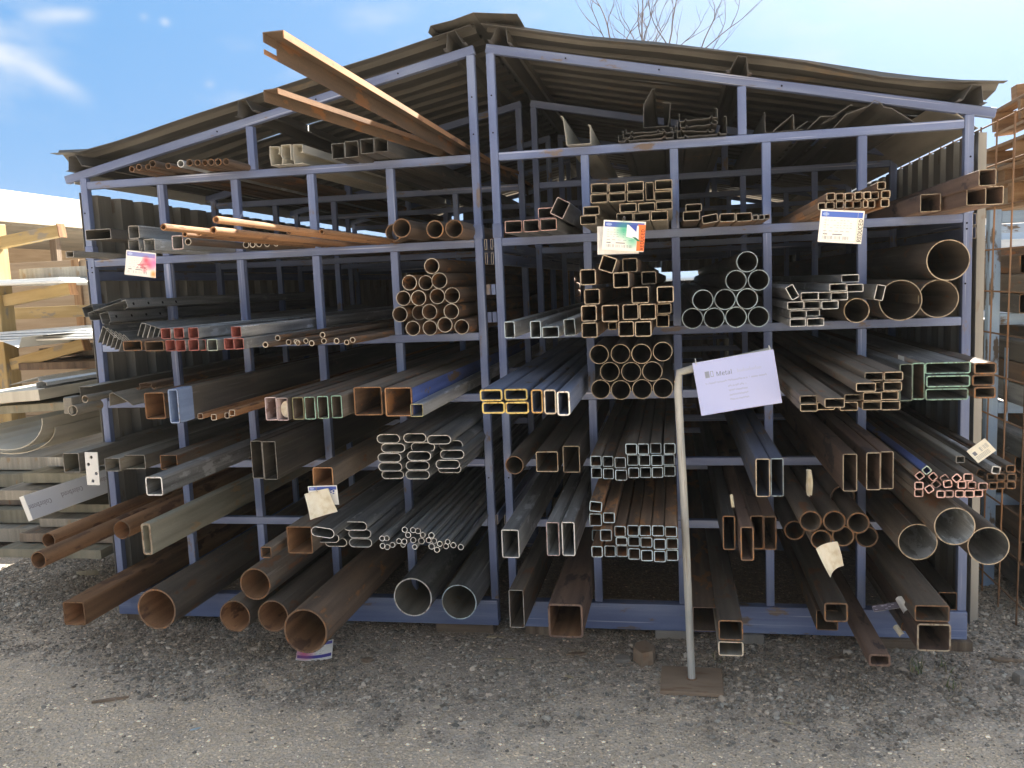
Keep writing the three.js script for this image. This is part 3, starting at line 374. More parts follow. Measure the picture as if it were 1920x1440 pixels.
bundle({ kind: 'rect', body: 'rustdark', rim: 'tan', t: 0.004, desc: 'brown square tube', where: 'untidy square stack, third shelf' }, [[.613, 1.802, .682, .06, .061, -20], [.688, 1.798, .462, .062, .058], [.535, 1.755, .682, .062, .062], [.664, 1.738, .682, .062, .061], [.76, 1.743, .312, .063, .056], [.831, 1.676, .682, .065, .062], [.735, 1.677, .682, .067, .064], [.547, 1.678, .682, .062, .061], [.533, 1.613, .682, .062, .063], [.617, 1.61, .682, .067, .066], [.696, 1.613, .682, .062, .061], [.762, 1.611, .682, .064, .061], [.823, 1.614, .462, .06, .043], [.535, 1.548, .682, .063, .06], [.677, 1.547, .682, .061, .06], [.743, 1.545, .682, .064, .06], [.816, 1.562, .412, .054, .053], [.597, 1.54, .262, .04, .035]]);
bundle({ kind: 'round', body: 'dark', rim: 'bluerim', t: 0.0035, desc: 'dark round pipe', where: 'ten-pipe pyramid, third shelf right' }, [[1.167, 1.792, .325, .087, .087], [1.121, 1.716, .325, .087, .087], [1.212, 1.714, .325, .087, .087], [.984, 1.64, .325, .088, .088], [1.075, 1.639, .325, .088, .088], [1.165, 1.638, .325, .088, .088], [.94, 1.563, .325, .089, .089], [1.029, 1.562, .325, .088, .088], [1.12, 1.562, .325, .089, .089], [1.211, 1.561, .325, .087, .087]]);
bundle({ kind: 'rect', body: 'galv', rim: 'bright', t: 0.0025, desc: 'small galvanised rectangular tube', where: 'third shelf right' }, [[1.577, 1.705, .326, .069, .032], [1.517, 1.671, .376, .066, .031], [1.587, 1.666, .376, .064, .032], [1.409, 1.64, .376, .069, .032], [1.472, 1.638, .346, .051, .032], [1.525, 1.635, .376, .066, .032], [1.354, 1.604, .376, .065, .032], [1.423, 1.603, .346, .065, .031], [1.489, 1.601, .376, .066, .033], [1.363, 1.568, .376, .066, .032], [1.426, 1.57, .346, .054, .026], [1.361, 1.534, .376, .063, .032], [1.43, 1.534, .376, .067, .033]]);
bundle({ kind: 'rect', body: 'galv', rim: 'bright', t: 0.0025, desc: 'tilted galvanised rectangular tube', where: 'third shelf right' }, [[1.342, 1.659, .376, .034, .059, 28], [1.679, 1.644, .376, .035, .062, -12]]);
bundle({ kind: 'round', body: 'brownsteel', rim: 'tan', t: 0.004, desc: 'large brown pipe', where: 'third shelf by right corner post' }, [[1.8, 1.604, .192, .172, .172], [1.957, 1.604, .172, .161, .161], [1.987, 1.763, .192, .17, .17]]);
bundle({ kind: 'round', body: 'brownsteel', rim: 'tan', t: 0.004, single: 'smaller brown pipe left of three large pipes, third shelf right' }, [[1.614, 1.57, .268, .104, .104]]);
bundle({ kind: 'rect', body: 'bluegrey', rim: 'yellow', t: 0.0065, desc: 'blue-grey tube with yellow painted rim', where: 'fourth shelf at centre' }, [[.127, 1.297, .677, .093, .048], [.227, 1.296, .677, .096, .048], [.131, 1.243, .677, .095, .048], [.231, 1.243, .677, .097, .049]]);
bundle({ kind: 'rect', body: 'bluegrey', rim: 'orangepaint', t: 0.006, single: 'upright blue-grey tube with orange-yellow rim beside yellow-rimmed tubes' }, [[.314, 1.268, .674, .048, .097]]);
bundle({ kind: 'rect', body: 'bluegrey', rim: 'cream', t: 0.006, single: 'upright blue-grey tube with cream rim, fourth shelf' }, [[.371, 1.269, .708, .05, .099]]);
bundle({ kind: 'rect', body: 'bluegrey', rim: 'white', t: 0.006, single: 'upright blue tube with white rim, fourth shelf' }, [[.43, 1.268, .744, .051, .097]]);
bundle({ kind: 'round', body: 'dark', rim: 'tan', t: 0.0035, desc: 'dark round pipe', where: 'stack left of white sign' }, [[.537, 1.419, .294, .085, .085], [.629, 1.418, .294, .086, .086], [.72, 1.416, .294, .088, .088], [.811, 1.423, .294, .085, .085], [.58, 1.34, .294, .087, .087], [.674, 1.339, .294, .087, .087], [.765, 1.338, .294, .088, .088], [.538, 1.264, .294, .086, .086], [.626, 1.259, .294, .087, .087], [.719, 1.262, .294, .087, .087], [.809, 1.263, .294, .087, .087]]);
bundle({ kind: 'rect', body: 'brownsteel', rim: 'tan', t: 0.003, desc: 'flat brown tube', where: 'stack right of white sign' }, [[1.354, 1.261, .703, .063, .031], [1.352, 1.233, .723, .063, .029], [1.418, 1.233, .703, .066, .029], [1.419, 1.27, .873, .069, .034], [1.499, 1.232, .703, .065, .033], [1.519, 1.262, .683, .063, .024], [1.533, 1.319, .823, .068, .032], [1.609, 1.304, .683, .026, .028], [1.648, 1.307, .723, .065, .034], [1.577, 1.271, .723, .066, .032], [1.64, 1.271, .723, .064, .032], [1.577, 1.235, .723, .067, .032], [1.643, 1.234, .723, .068, .034], [1.585, 1.344, .723, .066, .031], [1.653, 1.344, .723, .066, .032]]);
bundle({ kind: 'rect', body: 'galvdark', rim: 'greengrey', t: 0.004, single: 'tall tube with sticker beside green-rimmed tubes, right' }, [[1.749, 1.293, .501, .049, .147]]);
bundle({ kind: 'rect', body: 'brownsteel', rim: 'green', t: 0.005, single: 'tall narrow tube with green rim, fourth shelf right' }, [[1.802, 1.293, .481, .049, .147]]);
bundle({ kind: 'rect', body: 'galvdark', rim: 'green', t: 0.005, desc: 'wide flat tube with green rim', where: 'fourth shelf right' }, [[1.912, 1.342, .475, .167, .046], [1.908, 1.292, .475, .16, .046], [1.904, 1.241, .475, .157, .046]]);
bundle({ kind: 'rect', body: 'brownsteel', rim: 'rust', t: 0.006, desc: 'flat brown tube', where: 'stack outside right corner post' }, [[2.046, 1.338, .471, .082, .046], [2.041, 1.291, .471, .081, .044], [2.048, 1.242, .471, .079, .046]]);
bundle({ kind: 'round', body: 'brownsteel', rim: 'rust', t: 0.004, single: 'single brown pipe beside centre post, fifth shelf' }, [[.148, .938, .345, .083, .083]]);
bundle({ kind: 'rect', body: 'brownsteel', rim: 'tan', t: 0.004, single: 'brown square tube, fifth shelf right of centre post' }, [[.289, .943, .303, .1, .093]]);
bundle({ kind: 'rect', body: 'brownsteel', rim: 'tan', t: 0.004, single: 'brown upright rectangular tube left of small square tubes' }, [[.401, .957, .312, .076, .121]]);
bundle({ kind: 'rect', body: 'brownsteel', rim: 'bluerim', t: 0.0035, desc: 'brown tube with pale blue rim', where: 'fifth shelf' }, [[.672, 1.023, .437, .049, .047], [.723, 1.023, .437, .047, .047], [.775, 1.023, .437, .047, .047], [.833, 1.024, .437, .048, .047], [.52, .971, .437, .048, .046], [.572, .971, .437, .046, .046], [.624, .965, .437, .048, .047], [.677, .973, .437, .048, .048], [.727, .974, .437, .048, .047], [.779, .975, .437, .048, .047], [.829, .976, .437, .048, .047], [.521, .919, .437, .046, .047], [.573, .919, .437, .046, .047], [.627, .912, .437, .05, .047], [.68, .919, .437, .046, .046], [.73, .922, .437, .047, .046], [.78, .924, .437, .047, .046], [.831, .926, .437, .048, .046]]);
bundle({ kind: 'rect', body: 'darkblue', rim: 'tan', t: 0.004, single: 'tall dark blue tube with tan rim below white sign' }, [[1.18, .972, .771, .053, .148]]);
bundle({ kind: 'rect', body: 'darkblue', rim: 'bluerim', t: 0.003, single: 'tall tube with blue-green rim below white sign' }, [[1.233, .971, .745, .047, .147]]);
bundle({ kind: 'rect', body: 'redrust', rim: 'tan', t: 0.003, desc: 'tall red-brown tube', where: 'fifth shelf right' }, [[1.51, .971, .66, .052, .146], [1.599, .971, .651, .051, .146], [1.652, .971, .629, .048, .147]]);
bundle({ kind: 'rect', body: 'brownsteel', rim: 'pink', t: 0.004, desc: 'small tube with pink rim', where: 'pink-rimmed heap, right side' }, [[1.738, .977, .755, .028, .028, 40], [1.784, .973, .755, .028, .028, 42], [1.831, .96, .715, .028, .028, 35], [1.86, .971, .755, .028, .028, 42], [1.9, .973, .755, .033, .029], [1.732, .943, .755, .032, .029], [1.769, .929, .755, .028, .028, 35], [1.802, .939, .715, .028, .028, 40], [1.836, .945, .755, .031, .029, 8], [1.882, .943, .755, .03, .029], [1.918, .94, .755, .03, .028], [1.951, .939, .755, .033, .029], [1.736, .911, .755, .032, .03], [1.808, .91, .755, .03, .028], [1.839, .91, .755, .031, .028], [1.874, .91, .755, .031, .028], [1.909, .908, .755, .034, .028], [1.941, .909, .755, .032, .028]]);
bundle({ kind: 'rect', body: 'bluesteel', rim: 'palegreen', t: 0.004, single: 'tilted bright blue square tube above pink-rimmed heap' }, [[1.761, .998, .755, .028, .028, 40]]);
bundle({ kind: 'rect', body: 'greydull', rim: 'greyrim', t: 0.003, single: 'grey square tube above pink-rimmed heap, right' }, [[1.915, 1.01, .635, .033, .027]]);
bundle({ kind: 'rect', body: 'brownsteel', rim: 'rust', t: 0.004, desc: 'small brown square tube', where: 'stack outside right post' }, [[2.076, .966, .589, .019, .025], [2.091, .974, .619, .033, .029], [2.028, .94, .619, .032, .027], [2.06, .941, .619, .032, .028], [2.093, .942, .619, .033, .028], [2.029, .91, .619, .031, .029], [2.06, .91, .619, .032, .029], [2.094, .911, .619, .033, .03]]);
bundle({ kind: 'rect', body: 'galv', rim: 'bright', t: 0.004, single: 'galvanised square tube under small paper label, far right' }, [[2.024, .979, .669, .031, .03, -8]]);
bundle({ kind: 'rect', body: 'brownsteel', rim: 'rust', t: 0.003, single: 'tilted brown square tube between pink heap and galvanised tube' }, [[2.003, .947, .569, .03, .029, -25]]);
bundle({ kind: 'rect', body: 'galv', rim: 'bright', t: 0.004, single: 'bright galvanised rectangular tube beside centre post, sixth shelf' }, [[.166, .656, .623, .075, .122]]);
bundle({ kind: 'rect', body: 'galv', rim: 'palepink', t: 0.004, single: 'tall galvanised tube with pinkish rim, sixth shelf' }, [[.342, .668, .583, .055, .146]]);
bundle({ kind: 'rect', body: 'galv', rim: 'bright', t: 0.004, single: 'tall galvanised tube with white rim beside rusty square stack' }, [[.407, .668, .573, .055, .146]]);
bundle({ kind: 'rect', body: 'rust', rim: 'bluerim', t: 0.004, desc: 'rusty square tube', where: 'stack behind sign pole' }, [[.536, .836, .687, .051, .043, -6], [.528, .765, .627, .052, .053], [.582, .77, .607, .049, .045], [.509, .63, .387, .042, .05], [.572, .711, .647, .048, .049], [.565, .611, .387, .05, .041], [.626, .714, .607, .047, .046], [.679, .715, .607, .048, .046], [.728, .715, .607, .048, .046], [.78, .716, .607, .049, .046], [.832, .716, .607, .05, .045], [.631, .671, .607, .048, .035], [.681, .669, .607, .049, .042], [.732, .669, .607, .049, .043], [.786, .663, .607, .049, .046], [.836, .665, .607, .049, .047], [.529, .626, .607, .047, .048], [.582, .626, .607, .047, .049], [.631, .626, .607, .047, .049], [.681, .617, .607, .049, .048], [.733, .615, .607, .048, .047], [.785, .611, .607, .048, .048], [.835, .611, .607, .049, .047]]);
bundle({ kind: 'rect', body: 'redrust', rim: 'rust', t: 0.005, desc: 'upright red-brown tube', where: 'sixth shelf right of sign pole' }, [[1.132, .666, .604, .052, .141], [1.184, .668, .447, .055, .145], [1.236, .667, .466, .053, .144]]);
bundle({ kind: 'rect', body: 'dark', rim: 'rust', t: 0.005, single: 'dark upright tube with scraped top right of sign pole' }, [[1.07, .669, .465, .052, .147]]);
bundle({ kind: 'round', body: 'brownsteel', rim: 'rust', t: 0.006, desc: 'brown round pipe', where: 'pipe stack around hanging white card' }, [[1.389, .736, .52, .087, .087], [1.48, .737, .52, .088, .088], [1.568, .735, .52, .087, .087], [1.353, .637, .31, .086, .086], [1.441, .638, .45, .085, .085], [1.526, .656, .45, .088, .088], [1.629, .638, .39, .09, .09], [1.553, .783, .3, .098, .098]]);
bundle({ kind: 'round', body: 'brownsteel', rim: 'tan', t: 0.004, inner: 'galv', desc: 'large grey-brown pipe', where: 'lower right corner' }, [[1.784, .668, .549, .146, .146], [1.861, .786, .756, .142, .142], [2.024, .67, .604, .149, .149]]);
bundle({ kind: 'rect', body: 'brownsteel', rim: 'greyrim', t: 0.004, single: 'tall grey rectangular tube on base right of centre post' }, [[.131, .273, .347, .069, .179]]);
bundle({ kind: 'rect', body: 'redrust', rim: 'redrust', t: 0.009, inner: 'orange', single: 'large red-brown square tube on base holding dry leaf' }, [[.365, .259, .44, .154, .154]]);
bundle({ kind: 'rect', body: 'rustdark', rim: 'redrust', t: 0.004, single: 'dark square tube on base right behind sign pole' }, [[.968, .236, .314, .102, .11]]);
bundle({ kind: 'rect', body: 'greydull', rim: 'cream', t: 0.005, single: 'pale cracked tube lowest in pair, bottom right of sign pole' }, [[1.064, .211, .583, .101, .062]]);
bundle({ kind: 'rect', body: 'brownsteel', rim: 'rust', t: 0.006, single: 'grey-brown square tube resting on pale cracked tube, bottom right' }, [[1.064, .294, .583, .099, .087]]);
bundle({ kind: 'rect', body: 'rustdark', rim: 'rust', t: 0.004, single: 'dark square tube set back behind rounded tube, base right' }, [[1.492, .226, .271, .092, .092]]);
bundle({ kind: 'rect', body: 'brownsteel', rim: 'rust', t: 0.007, single: 'rounded brown square tube under hanging white card' }, [[1.511, .302, .371, .096, .085]]);
bundle({ kind: 'rect', body: 'redrust', rim: 'redrust', t: 0.008, single: 'flat red-brown tube hanging lowest near the weeds, right' }, [[1.632, .204, .624, .082, .05]]);
bundle({ kind: 'rect', body: 'brownsteel', rim: 'rust', t: 0.005, single: 'small brown square tube beside torn card, bottom right' }, [[1.822, .198, .247, .043, .037]]);
bundle({ kind: 'rect', body: 'redrust', rim: 'tan', t: 0.007, single: 'large brown square tube lowest at right corner post' }, [[1.874, .24, .467, .129, .117]]);
bundle({ kind: 'rect', body: 'brownsteel', rim: 'rust', t: 0.006, single: 'wide brown tube lying on large square tube, bottom right corner' }, [[1.866, .342, .467, .134, .07]]);
bundle({ kind: 'rect', body: 'dark', rim: 'rust', t: 0.004, single: 'dark square tube against right corner post near base' }, [[2.062, .222, .002, .079, .084]]);

// ---------------------------------------------------------------- folded channels, flashings and angles on the shelves
function folded(name, label, cat, pts, pos, len, mt, o = {}) {
  const t = thing(name, label, cat, pos, o.group); const m = part(t, o.part || 'folded_sheet', foldGeo(pts, o.th || .0022, len, o.seg || 1, o.bend), pick(mt));
  t.rotation.set(o.rx || 0, o.ry || 0, o.rz || 0, 'YXZ'); return t;
}
// two rusty lipped purlins running far out over the top shelf; the first has a slot cut in its web
{
  const P = (w, h, lip) => [[0, -h], [0, 0], [w, 0], [w, -lip]];
  const t = thing('lipped_channel', 'long rusty channel jutting highest, slot cut in its end', 'channel', [-.176, 2.4165, 1.9]);
  part(t, 'channel', foldGeo([[0, -.0545], [0, 0], [.0555, 0]], .003, 3.9).translate(0, 0, -.075), pick('rustdark')); part(t, 'lip', foldGeo([[.056, .0014], [.0565, -.019]], .003, 3.975), pick('orange'));  // lip orange as sunlit, web dark as shaded: light put into the colour
  part(t, 'end_web', foldGeo([[0, -.024], [0, 0], [.0555, 0]], .003, .0745), pick('rustdark'));
  part(t, 'end_prong', foldGeo([[0, -.0545], [0, -.042]], .003, .0745), pick('orange'));  // prong orange too, its sunlit look painted in
  t.rotation.y = -.012;
  const u = thing('lipped_channel', 'shorter rusty channel jutting below the slotted one', 'channel', [-.432, 2.3985, 1.38]);
  part(u, 'channel', foldGeo([[0, -.037], [0, 0], [.0515, 0]], .003, 2.45), pick('rustdark')); part(u, 'lip', foldGeo([[.052, .0014], [.0525, -.017]], .003, 2.45), pick('orange')); u.rotation.y = -.15;  // same split: sunlit lip and shaded web painted as two rust tones
}
// cream roller-door sections at the left of the top shelf
[[-1.046, .07, [[0, 0], [.045, 0], [.045, .012], [.05, .012]], 'leftmost'], [-.985, .075, 0, 'second'], [-.93, .06, 0, 'rightmost']].forEach(([x, z, , w], i) => {
  const a = rr(.085, .098); folded('cream_channel', `cream folded channel, ${w} of three on top shelf left`, 'channel', i === 1 ? [[.05, .02], [.05, a], [.004, a], [.0, .045], [.008, .03], [0, .002], [.052, .002]] : [[.05, .004], [.004, .002], [0, a * .5], [.003, a], [.052, a - .004], [.05, a * .6], [.042, a * .58]], [x, 2.361, z], 2.6, 'creamsheet', { th: .003, group: 'cream folded channels', ry: -.03 });
});
// gutter-like U flashings and stacked deck sections on the top shelf right
folded('folded_flashing', 'pale U-shaped flashing nearest the centre post, top shelf right', 'flashing', [[-.012, .128], [-.006, .132], [0, .126], [.012, .001], [.12, .001], [.122, .082], [.112, .084]], [.385, 2.361, .05], 3.2, 'creamsheet');
folded('folded_flashing', 'tall U-shaped flashing standing on folded deck sections', 'flashing', [[.055, .165], [.046, .168], [.04, .162], [.002, .10], [0, .001], [.112, .001], [.122, .10], [.09, .104]], [.745, 2.418, .02], 3, 'sheet');
const deck = (w, h, k) => [[0, h], [0, .002], [w * .12, .001], [w * .16, .012], [w * .2, .001], [w * .45, .004], [w * .55, .001], [w * .8, .003], [w * .84, .013], [w * .88, .002], [w, .002], [w, h * k], [w - .012, h * k + .004]];
[[.632, 2.361, .245, .03, .9, 0], [.655, 2.372, .22, .036, .6, .05], [.668, 2.392, .17, .02, .5, -.03]].forEach(([x, y, w, h, k, rz], i) => folded('deck_section', `folded grey deck section, ${['bottom', 'middle', 'top'][i]} of the left pile on top shelf right`, 'deck section', deck(w, h, k), [x, y, .04 + .01 * i], 3, 'sheet', { rz, group: 'folded deck sections, left pile' }));
[[.896, 2.361, .215, .074, 1, .012], [.885, 2.39, .17, .026, .3, -.1], [.91, 2.40, .16, .02, .7, .03], [.906, 2.425, .165, .038, 1, .04]].forEach(([x, y, w, h, k, rz], i) => folded('deck_section', `folded grey deck section, ${['bottom', 'second', 'third', 'top'][i]} of the right pile on top shelf right`, 'deck section', deck(w, h, k), [x, y, .03 + .01 * i], 3, 'sheet', { rz, group: 'folded deck sections, right pile' }));
[[1.275, [[0, .088], [.003, .09], [.004, .001], [.075, .001], [.165, .002]], 'upright leaf of angle flashing right of strut', 0], [1.31, [[0, .002], [.085, .068], [.088, .066], [.09, .002]], 'peaked grey flashing beside upright leaf, top shelf right', .01], [1.405, [[0, .001], [.05, .034], [.052, .032]], 'small bent flashing between two peaked ones', .015], [1.455, [[0, .001], [.055, .05], [.125, .046], [.06, .02], [.18, .09], [.186, .086]], 'crumpled flashing with twin peaks, top shelf right', .02], [1.57, [[0, .001], [.05, .055], [.145, .083], [.165, .104], [.19, .092], [.205, .072], [.235, .066], [.325, .002]], 'widest domed flashing at right end of top shelf', .0]].forEach(([x, p, l, dz]) => folded('bent_flashing', l, 'flashing', p, [x, 2.361, dz], 2.4, 'sheet', { group: 'bent flashings on top shelf right', th: .003, seg: 6, bend: (v) => { v[1] += .01 * Math.sin(v[2] * 3 + v[0] * 20) * (-v[2]) * .5; v[1] = Math.max(v[1], .001); return v; } }));
// perforated struts and nested angles on the third shelf at far left
const strutP = (w, h) => [[w - .012, .002], [w, .004], [w, h], [0, h], [0, .004], [.012, .002]];
[[-1.885, 1.668, .40, .055, .05, .28, 'leftmost holed strut channel'], [-1.845, 1.652, .42, .21, .04, .26, 'long tilted holed strut channel across the others'], [-1.768, 1.634, .44, .045, .052, .22, 'rightmost boxy strut channel'], [-1.83, 1.675, .30, .09, .055, .27, 'rearmost flat strut channel with bolt holes']].forEach(([x, y, z, w, h, rz, l], i) => {
  const t = folded('strut_channel', `${l}, third shelf left`, 'channel', strutP(w, h), [x, y, z], 2.4, 'galvdark', { rz, group: 'holed strut channels' });
  const hg = new THREE.CylinderGeometry(.007, .007, .003, 12).rotateZ(Math.PI / 2), hm = new THREE.MeshStandardMaterial({ color: 0x0b0b0b, roughness: 1 });
  for (let k = 0; k < 4; k++) { const m = part(t, 'bolt_hole', hg, hm); m.position.set(w + .0002, h * .5, -.05 - k * .12); }
});
for (let i = 0; i < 6; i++) folded('angle_bar', `grey angle bar, ${ORD[i + 1]} from left of nested set at left corner post`, 'angle', [[0, -.05], [.034, .028], [.095, -.03]], [-1.845 + i * .021, 1.598 - i * .009, .38], 3, 'galvdark', { group: 'nested angle bars', th: .004 });
for (let i = 0; i < 5; i++) folded('angle_bar', `grey angle bar, ${ORD[i + 1]} from left of small set beside red-ended tubes`, 'angle', [[-.022, -.062], [.004, 0], [.045, -.012]], [-1.625 + i * .024, 1.634 - i * .008, .36], 3, 'galvdark', { group: 'small angle bars', th: .004 });
// loose pieces on the fourth shelf at far left
folded('folded_sheet', 'folded grey sheet left of rusty square tube', 'sheet metal', [[0, 0], [.004, .06], [.02, .066], [.1, .02], [.125, .0]], [-1.90, 1.226, .26], 2, 'greydull', {});
folded('track_rail', 'short curled track rail behind folded grey sheet', 'rail', [[0, .01], [.012, 0], [.024, .012], [.02, .03], [.06, .035], [.09, .03], [.088, .01], [.1, 0], [.112, .012]], [-1.83, 1.29, .14], 1.6, 'rustdark', { th: .004 });
folded('folded_sheet', 'long grey fascia board crossing left corner post', 'sheet metal', [[.07, .055], [.0, .055], [0, -.02], [.05, -.02]], [-2.09, 1.265, .22], 3, 'greydull', { th: .003 });
{ const t = thing('drain_spout', 'grey drain spout with two round ends at left corner post', 'spout', [-2.075, 1.24, .30]); part(t, 'body', bar(.05, .085, .08, .008), pick('greydull')); for (const [x, y, z, r] of [[.03, -.022, .045, .026], [.085, .03, .02, .018]]) { const [b, c] = tubeGeos(ringLoop(r, 18), ringLoop(r - .003, 18), .2), m = part(t, 'pipe_end', b, pick('greydull')); m.position.set(x, y, z); part(m, 'cut_edge', c, pick('pale')); } }
{ // white drilled plate leaning on the grey tubes
  const sh = new THREE.Shape(); sh.moveTo(-.034, -.083); sh.lineTo(.036, -.083); sh.lineTo(.036, .083); sh.lineTo(-.034, .083); sh.closePath();
  for (const [x, y] of [[0, .058], [-.018, .022], [.022, -.024], [0, -.062]]) { const h = new THREE.Path(); h.absarc(x, y, .0085, 0, Math.PI * 2, false); sh.holes.push(h); }
  const t = thing('drilled_plate', 'white drilled steel plate standing on end at left', 'plate', [-2.0, .918, .30]); const g = new THREE.ExtrudeGeometry(sh, { depth: .006, bevelEnabled: false, curveSegments: 10 }); part(t, 'plate', boxUV(g), pick('whitesheet')); t.rotation.z = -.02;
}
{ const t = thing('rusty_strap', 'rusty flat strap hanging behind fifth shelf left', 'strap', [-.969, .91, -.06]); const m = part(t, 'strap', bar(.046, .16, .004, .001), pick('rust')); m.position.y = .08; }

// ---------------------------------------------------------------- cards and the sign
function canvasTex(w, h, draw) { const c = document.createElement('canvas'); c.width = w; c.height = h; const x = c.getContext('2d'); draw(x, w, h); const t = new THREE.CanvasTexture(c); t.colorSpace = THREE.SRGBColorSpace; t.anisotropy = 8; return t; }
function sheetGeo(w, h, th, curl, twist, front) {
  const g = front ? new THREE.PlaneGeometry(w * .998, h * .998, 12, 10) : new THREE.BoxGeometry(w, h, th, 12, 10, 1), p = g.attributes.position;
  for (let i = 0; i < p.count; i++) { const x = p.getX(i) / w, y = p.getY(i) / h; p.setZ(i, p.getZ(i) + (front ? th / 2 + .0006 : 0) + curl * (x * x * 4 - .5) * h + twist * x * y * h + curl * .5 * Math.sin(y * 5 + x * 3) * h * .3); } g.computeVertexNormals(); return g;
}
function card(label, pos, w, h, roll, draw, o = {}) {
  const t = thing(o.name || 'price_card', label, o.cat || 'card', pos, o.group); t.rotation.set(o.tilt || 0, o.yaw || 0, roll, 'YXZ');
  part(t, 'card', sheetGeo(w, h, .0012, o.curl || .05, o.twist || .05, false), pick(o.back || 'whitesheet'));
  if (draw) part(t, 'print', sheetGeo(w, h, .0012, o.curl || .05, o.twist || .05, true), new THREE.MeshStandardMaterial({ map: canvasTex(512, Math.round(512 * h / w), draw), roughness: .55 }));
  if (o.hook) { const m = part(t, 'wire_hook', rod([[o.hook[0], o.hook[1], .003], [o.hook[0] + .004, o.hook[1] + .015, .004], [o.hook[0], o.hook[1] + .024, -.004], [o.hook[0] - .006, o.hook[1] + .012, -.006], [o.hook[0], o.hook[1], -.004]], .0009, 6), pick('greyrim')); }
  return t;
}
function smudge(x, cx, cy, r, col, a) { const g = x.createRadialGradient(cx, cy, 0, cx, cy, r); g.addColorStop(0, col.replace('A', a)); g.addColorStop(1, col.replace('A', 0)); x.fillStyle = g; x.fillRect(cx - r, cy - r, 2 * r, 2 * r); }
function priceBase(x, w, h, head, ink = '#9aa0a8') {
  x.fillStyle = '#f1efe9'; x.fillRect(0, 0, w, h); x.fillStyle = head; x.fillRect(w * .03, h * .05, w * .94, h * .17);
  x.fillStyle = 'rgba(210,225,250,.55)'; x.beginPath(); x.ellipse(w * .13, h * .135, w * .075, h * .05, 0, 0, 7); x.fill();
  x.fillStyle = ink; for (let i = 0; i < 4; i++) for (let k = 0; k < 9; k++) if (rnd() < .75) x.fillRect(w * (.1 + k * .075), h * (.31 + i * .075), w * rr(.03, .065), h * .014);
  for (let k = 0; k < 5; k++) x.fillRect(w * (.1 + k * .13), h * .64, w * .08, h * .018);
  x.fillStyle = '#6d7078'; x.fillRect(w * .1, h * .73, w * .1, h * .03); x.fillRect(w * .32, h * .73, w * .22, h * .03);
  for (let k = 0; k < 60; k++) if (rnd() < .6) { x.fillStyle = '#7d8088'; x.fillRect(w * (.09 + k * .0105), h * .80, w * rr(.002, .007), h * .1); }
}
function reduced(x, w, h, x0, bg, ink) { if (bg) { x.fillStyle = bg; x.fillRect(w * x0, h * .1, w * (1 - x0), h * .88); } x.save(); x.translate(w * .985, h * .95); x.rotate(-Math.PI / 2); x.fillStyle = ink; x.font = `bold ${Math.round(h * .165)}px monospace`; x.textAlign = 'left'; x.textBaseline = 'bottom'; x.scale(h * .70 / x.measureText('REDUCED').width, 1); x.fillText('REDUCED', 0, 0); x.restore(); }
card('white card back behind orange-striped price card', [.655, 1.893, .670], .160, .108, -.02, null, { curl: .03 });
card('price card with orange REDUCED stripe and green stain', [.678, 1.907, .682], .162, .114, -.105, (x, w, h) => {
  priceBase(x, w, h, '#4a62b4'); smudge(x, w * .5, h * .3, w * .26, 'rgba(40,170,130,A)', .85); smudge(x, w * .72, h * .62, w * .24, 'rgba(70,180,140,A)', .75); smudge(x, w * .95, h * .5, w * .1, 'rgba(250,120,50,A)', .5);
  reduced(x, w, h, .82, '#f2793c', '#70240f');
  x.fillStyle = '#e9ecf4'; x.beginPath(); x.moveTo(w * .56, h * .12); x.lineTo(w * .84, h * .14); x.lineTo(w * .86, h * .6); x.lineTo(w * .56, h * .53); x.fill(); x.fillStyle = '#3f55b0'; x.beginPath(); x.moveTo(w * .6, h * .12); x.lineTo(w * .8, h * .13); x.lineTo(w * .79, h * .35); x.closePath(); x.fill();
  x.fillStyle = '#1d6d52'; x.beginPath(); x.moveTo(w * .70, h * .52); x.lineTo(w * .78, h * .53); x.lineTo(w * .93, h * .66); x.lineTo(w * .84, h * .66); x.closePath(); x.fill();
}, { hook: [-.004, .052], curl: .03 });
card('price card with blue heading and pale REDUCED stripe', [1.458, 1.895, .775], .150, .116, -.105, (x, w, h) => { priceBase(x, w, h, '#4b6cc4'); x.fillStyle = '#e6e3d6'; x.fillRect(w * .86, h * .24, w * .14, h * .76); reduced(x, w, h, .86, null, '#55504c'); x.strokeStyle = '#c9c4b0'; x.lineWidth = 3; x.strokeRect(w * .14, h * .03, w * .72, h * .9); }, { hook: [.004, .056], curl: .02 });
card('price card with pink and red stains, far left', [-1.513, 1.904, .485], .152, .112, -.15, (x, w, h) => { priceBase(x, w, h, '#8f96d0', '#c3c3cc'); smudge(x, w * .66, h * .34, w * .17, 'rgba(225,60,95,A)', .9); smudge(x, w * .78, h * .5, w * .2, 'rgba(235,80,110,A)', .9); smudge(x, w * .55, h * .55, w * .12, 'rgba(215,60,80,A)', .7); smudge(x, w * .95, h * .4, w * .26, 'rgba(230,110,180,A)', .9); smudge(x, w * .92, h * .86, w * .14, 'rgba(255,140,60,A)', .95); smudge(x, w * .62, h * .74, w * .1, 'rgba(190,70,90,A)', .6); x.strokeStyle = '#b33a55'; x.lineWidth = 5; x.beginPath(); for (let k = 0; k < 7; k++) { x.moveTo(w * rr(.3, .6), h * rr(.35, .75)); x.lineTo(w * rr(.5, .75), h * rr(.35, .75)); } x.stroke(); }, { hook: [.0, .05], curl: .04, twist: .12 });
card('blue-headed price card behind cream card', [-.644, .868, .636], .134, .086, .04, (x, w, h) => { priceBase(x, w, h, '#4a62b4'); for (let k = 0; k < 12; k++) { x.fillStyle = '#3a4f9e'; x.fillRect(w * rr(.5, .95), h * rr(.1, .6), w * .06, h * .05); } }, { curl: .03 });
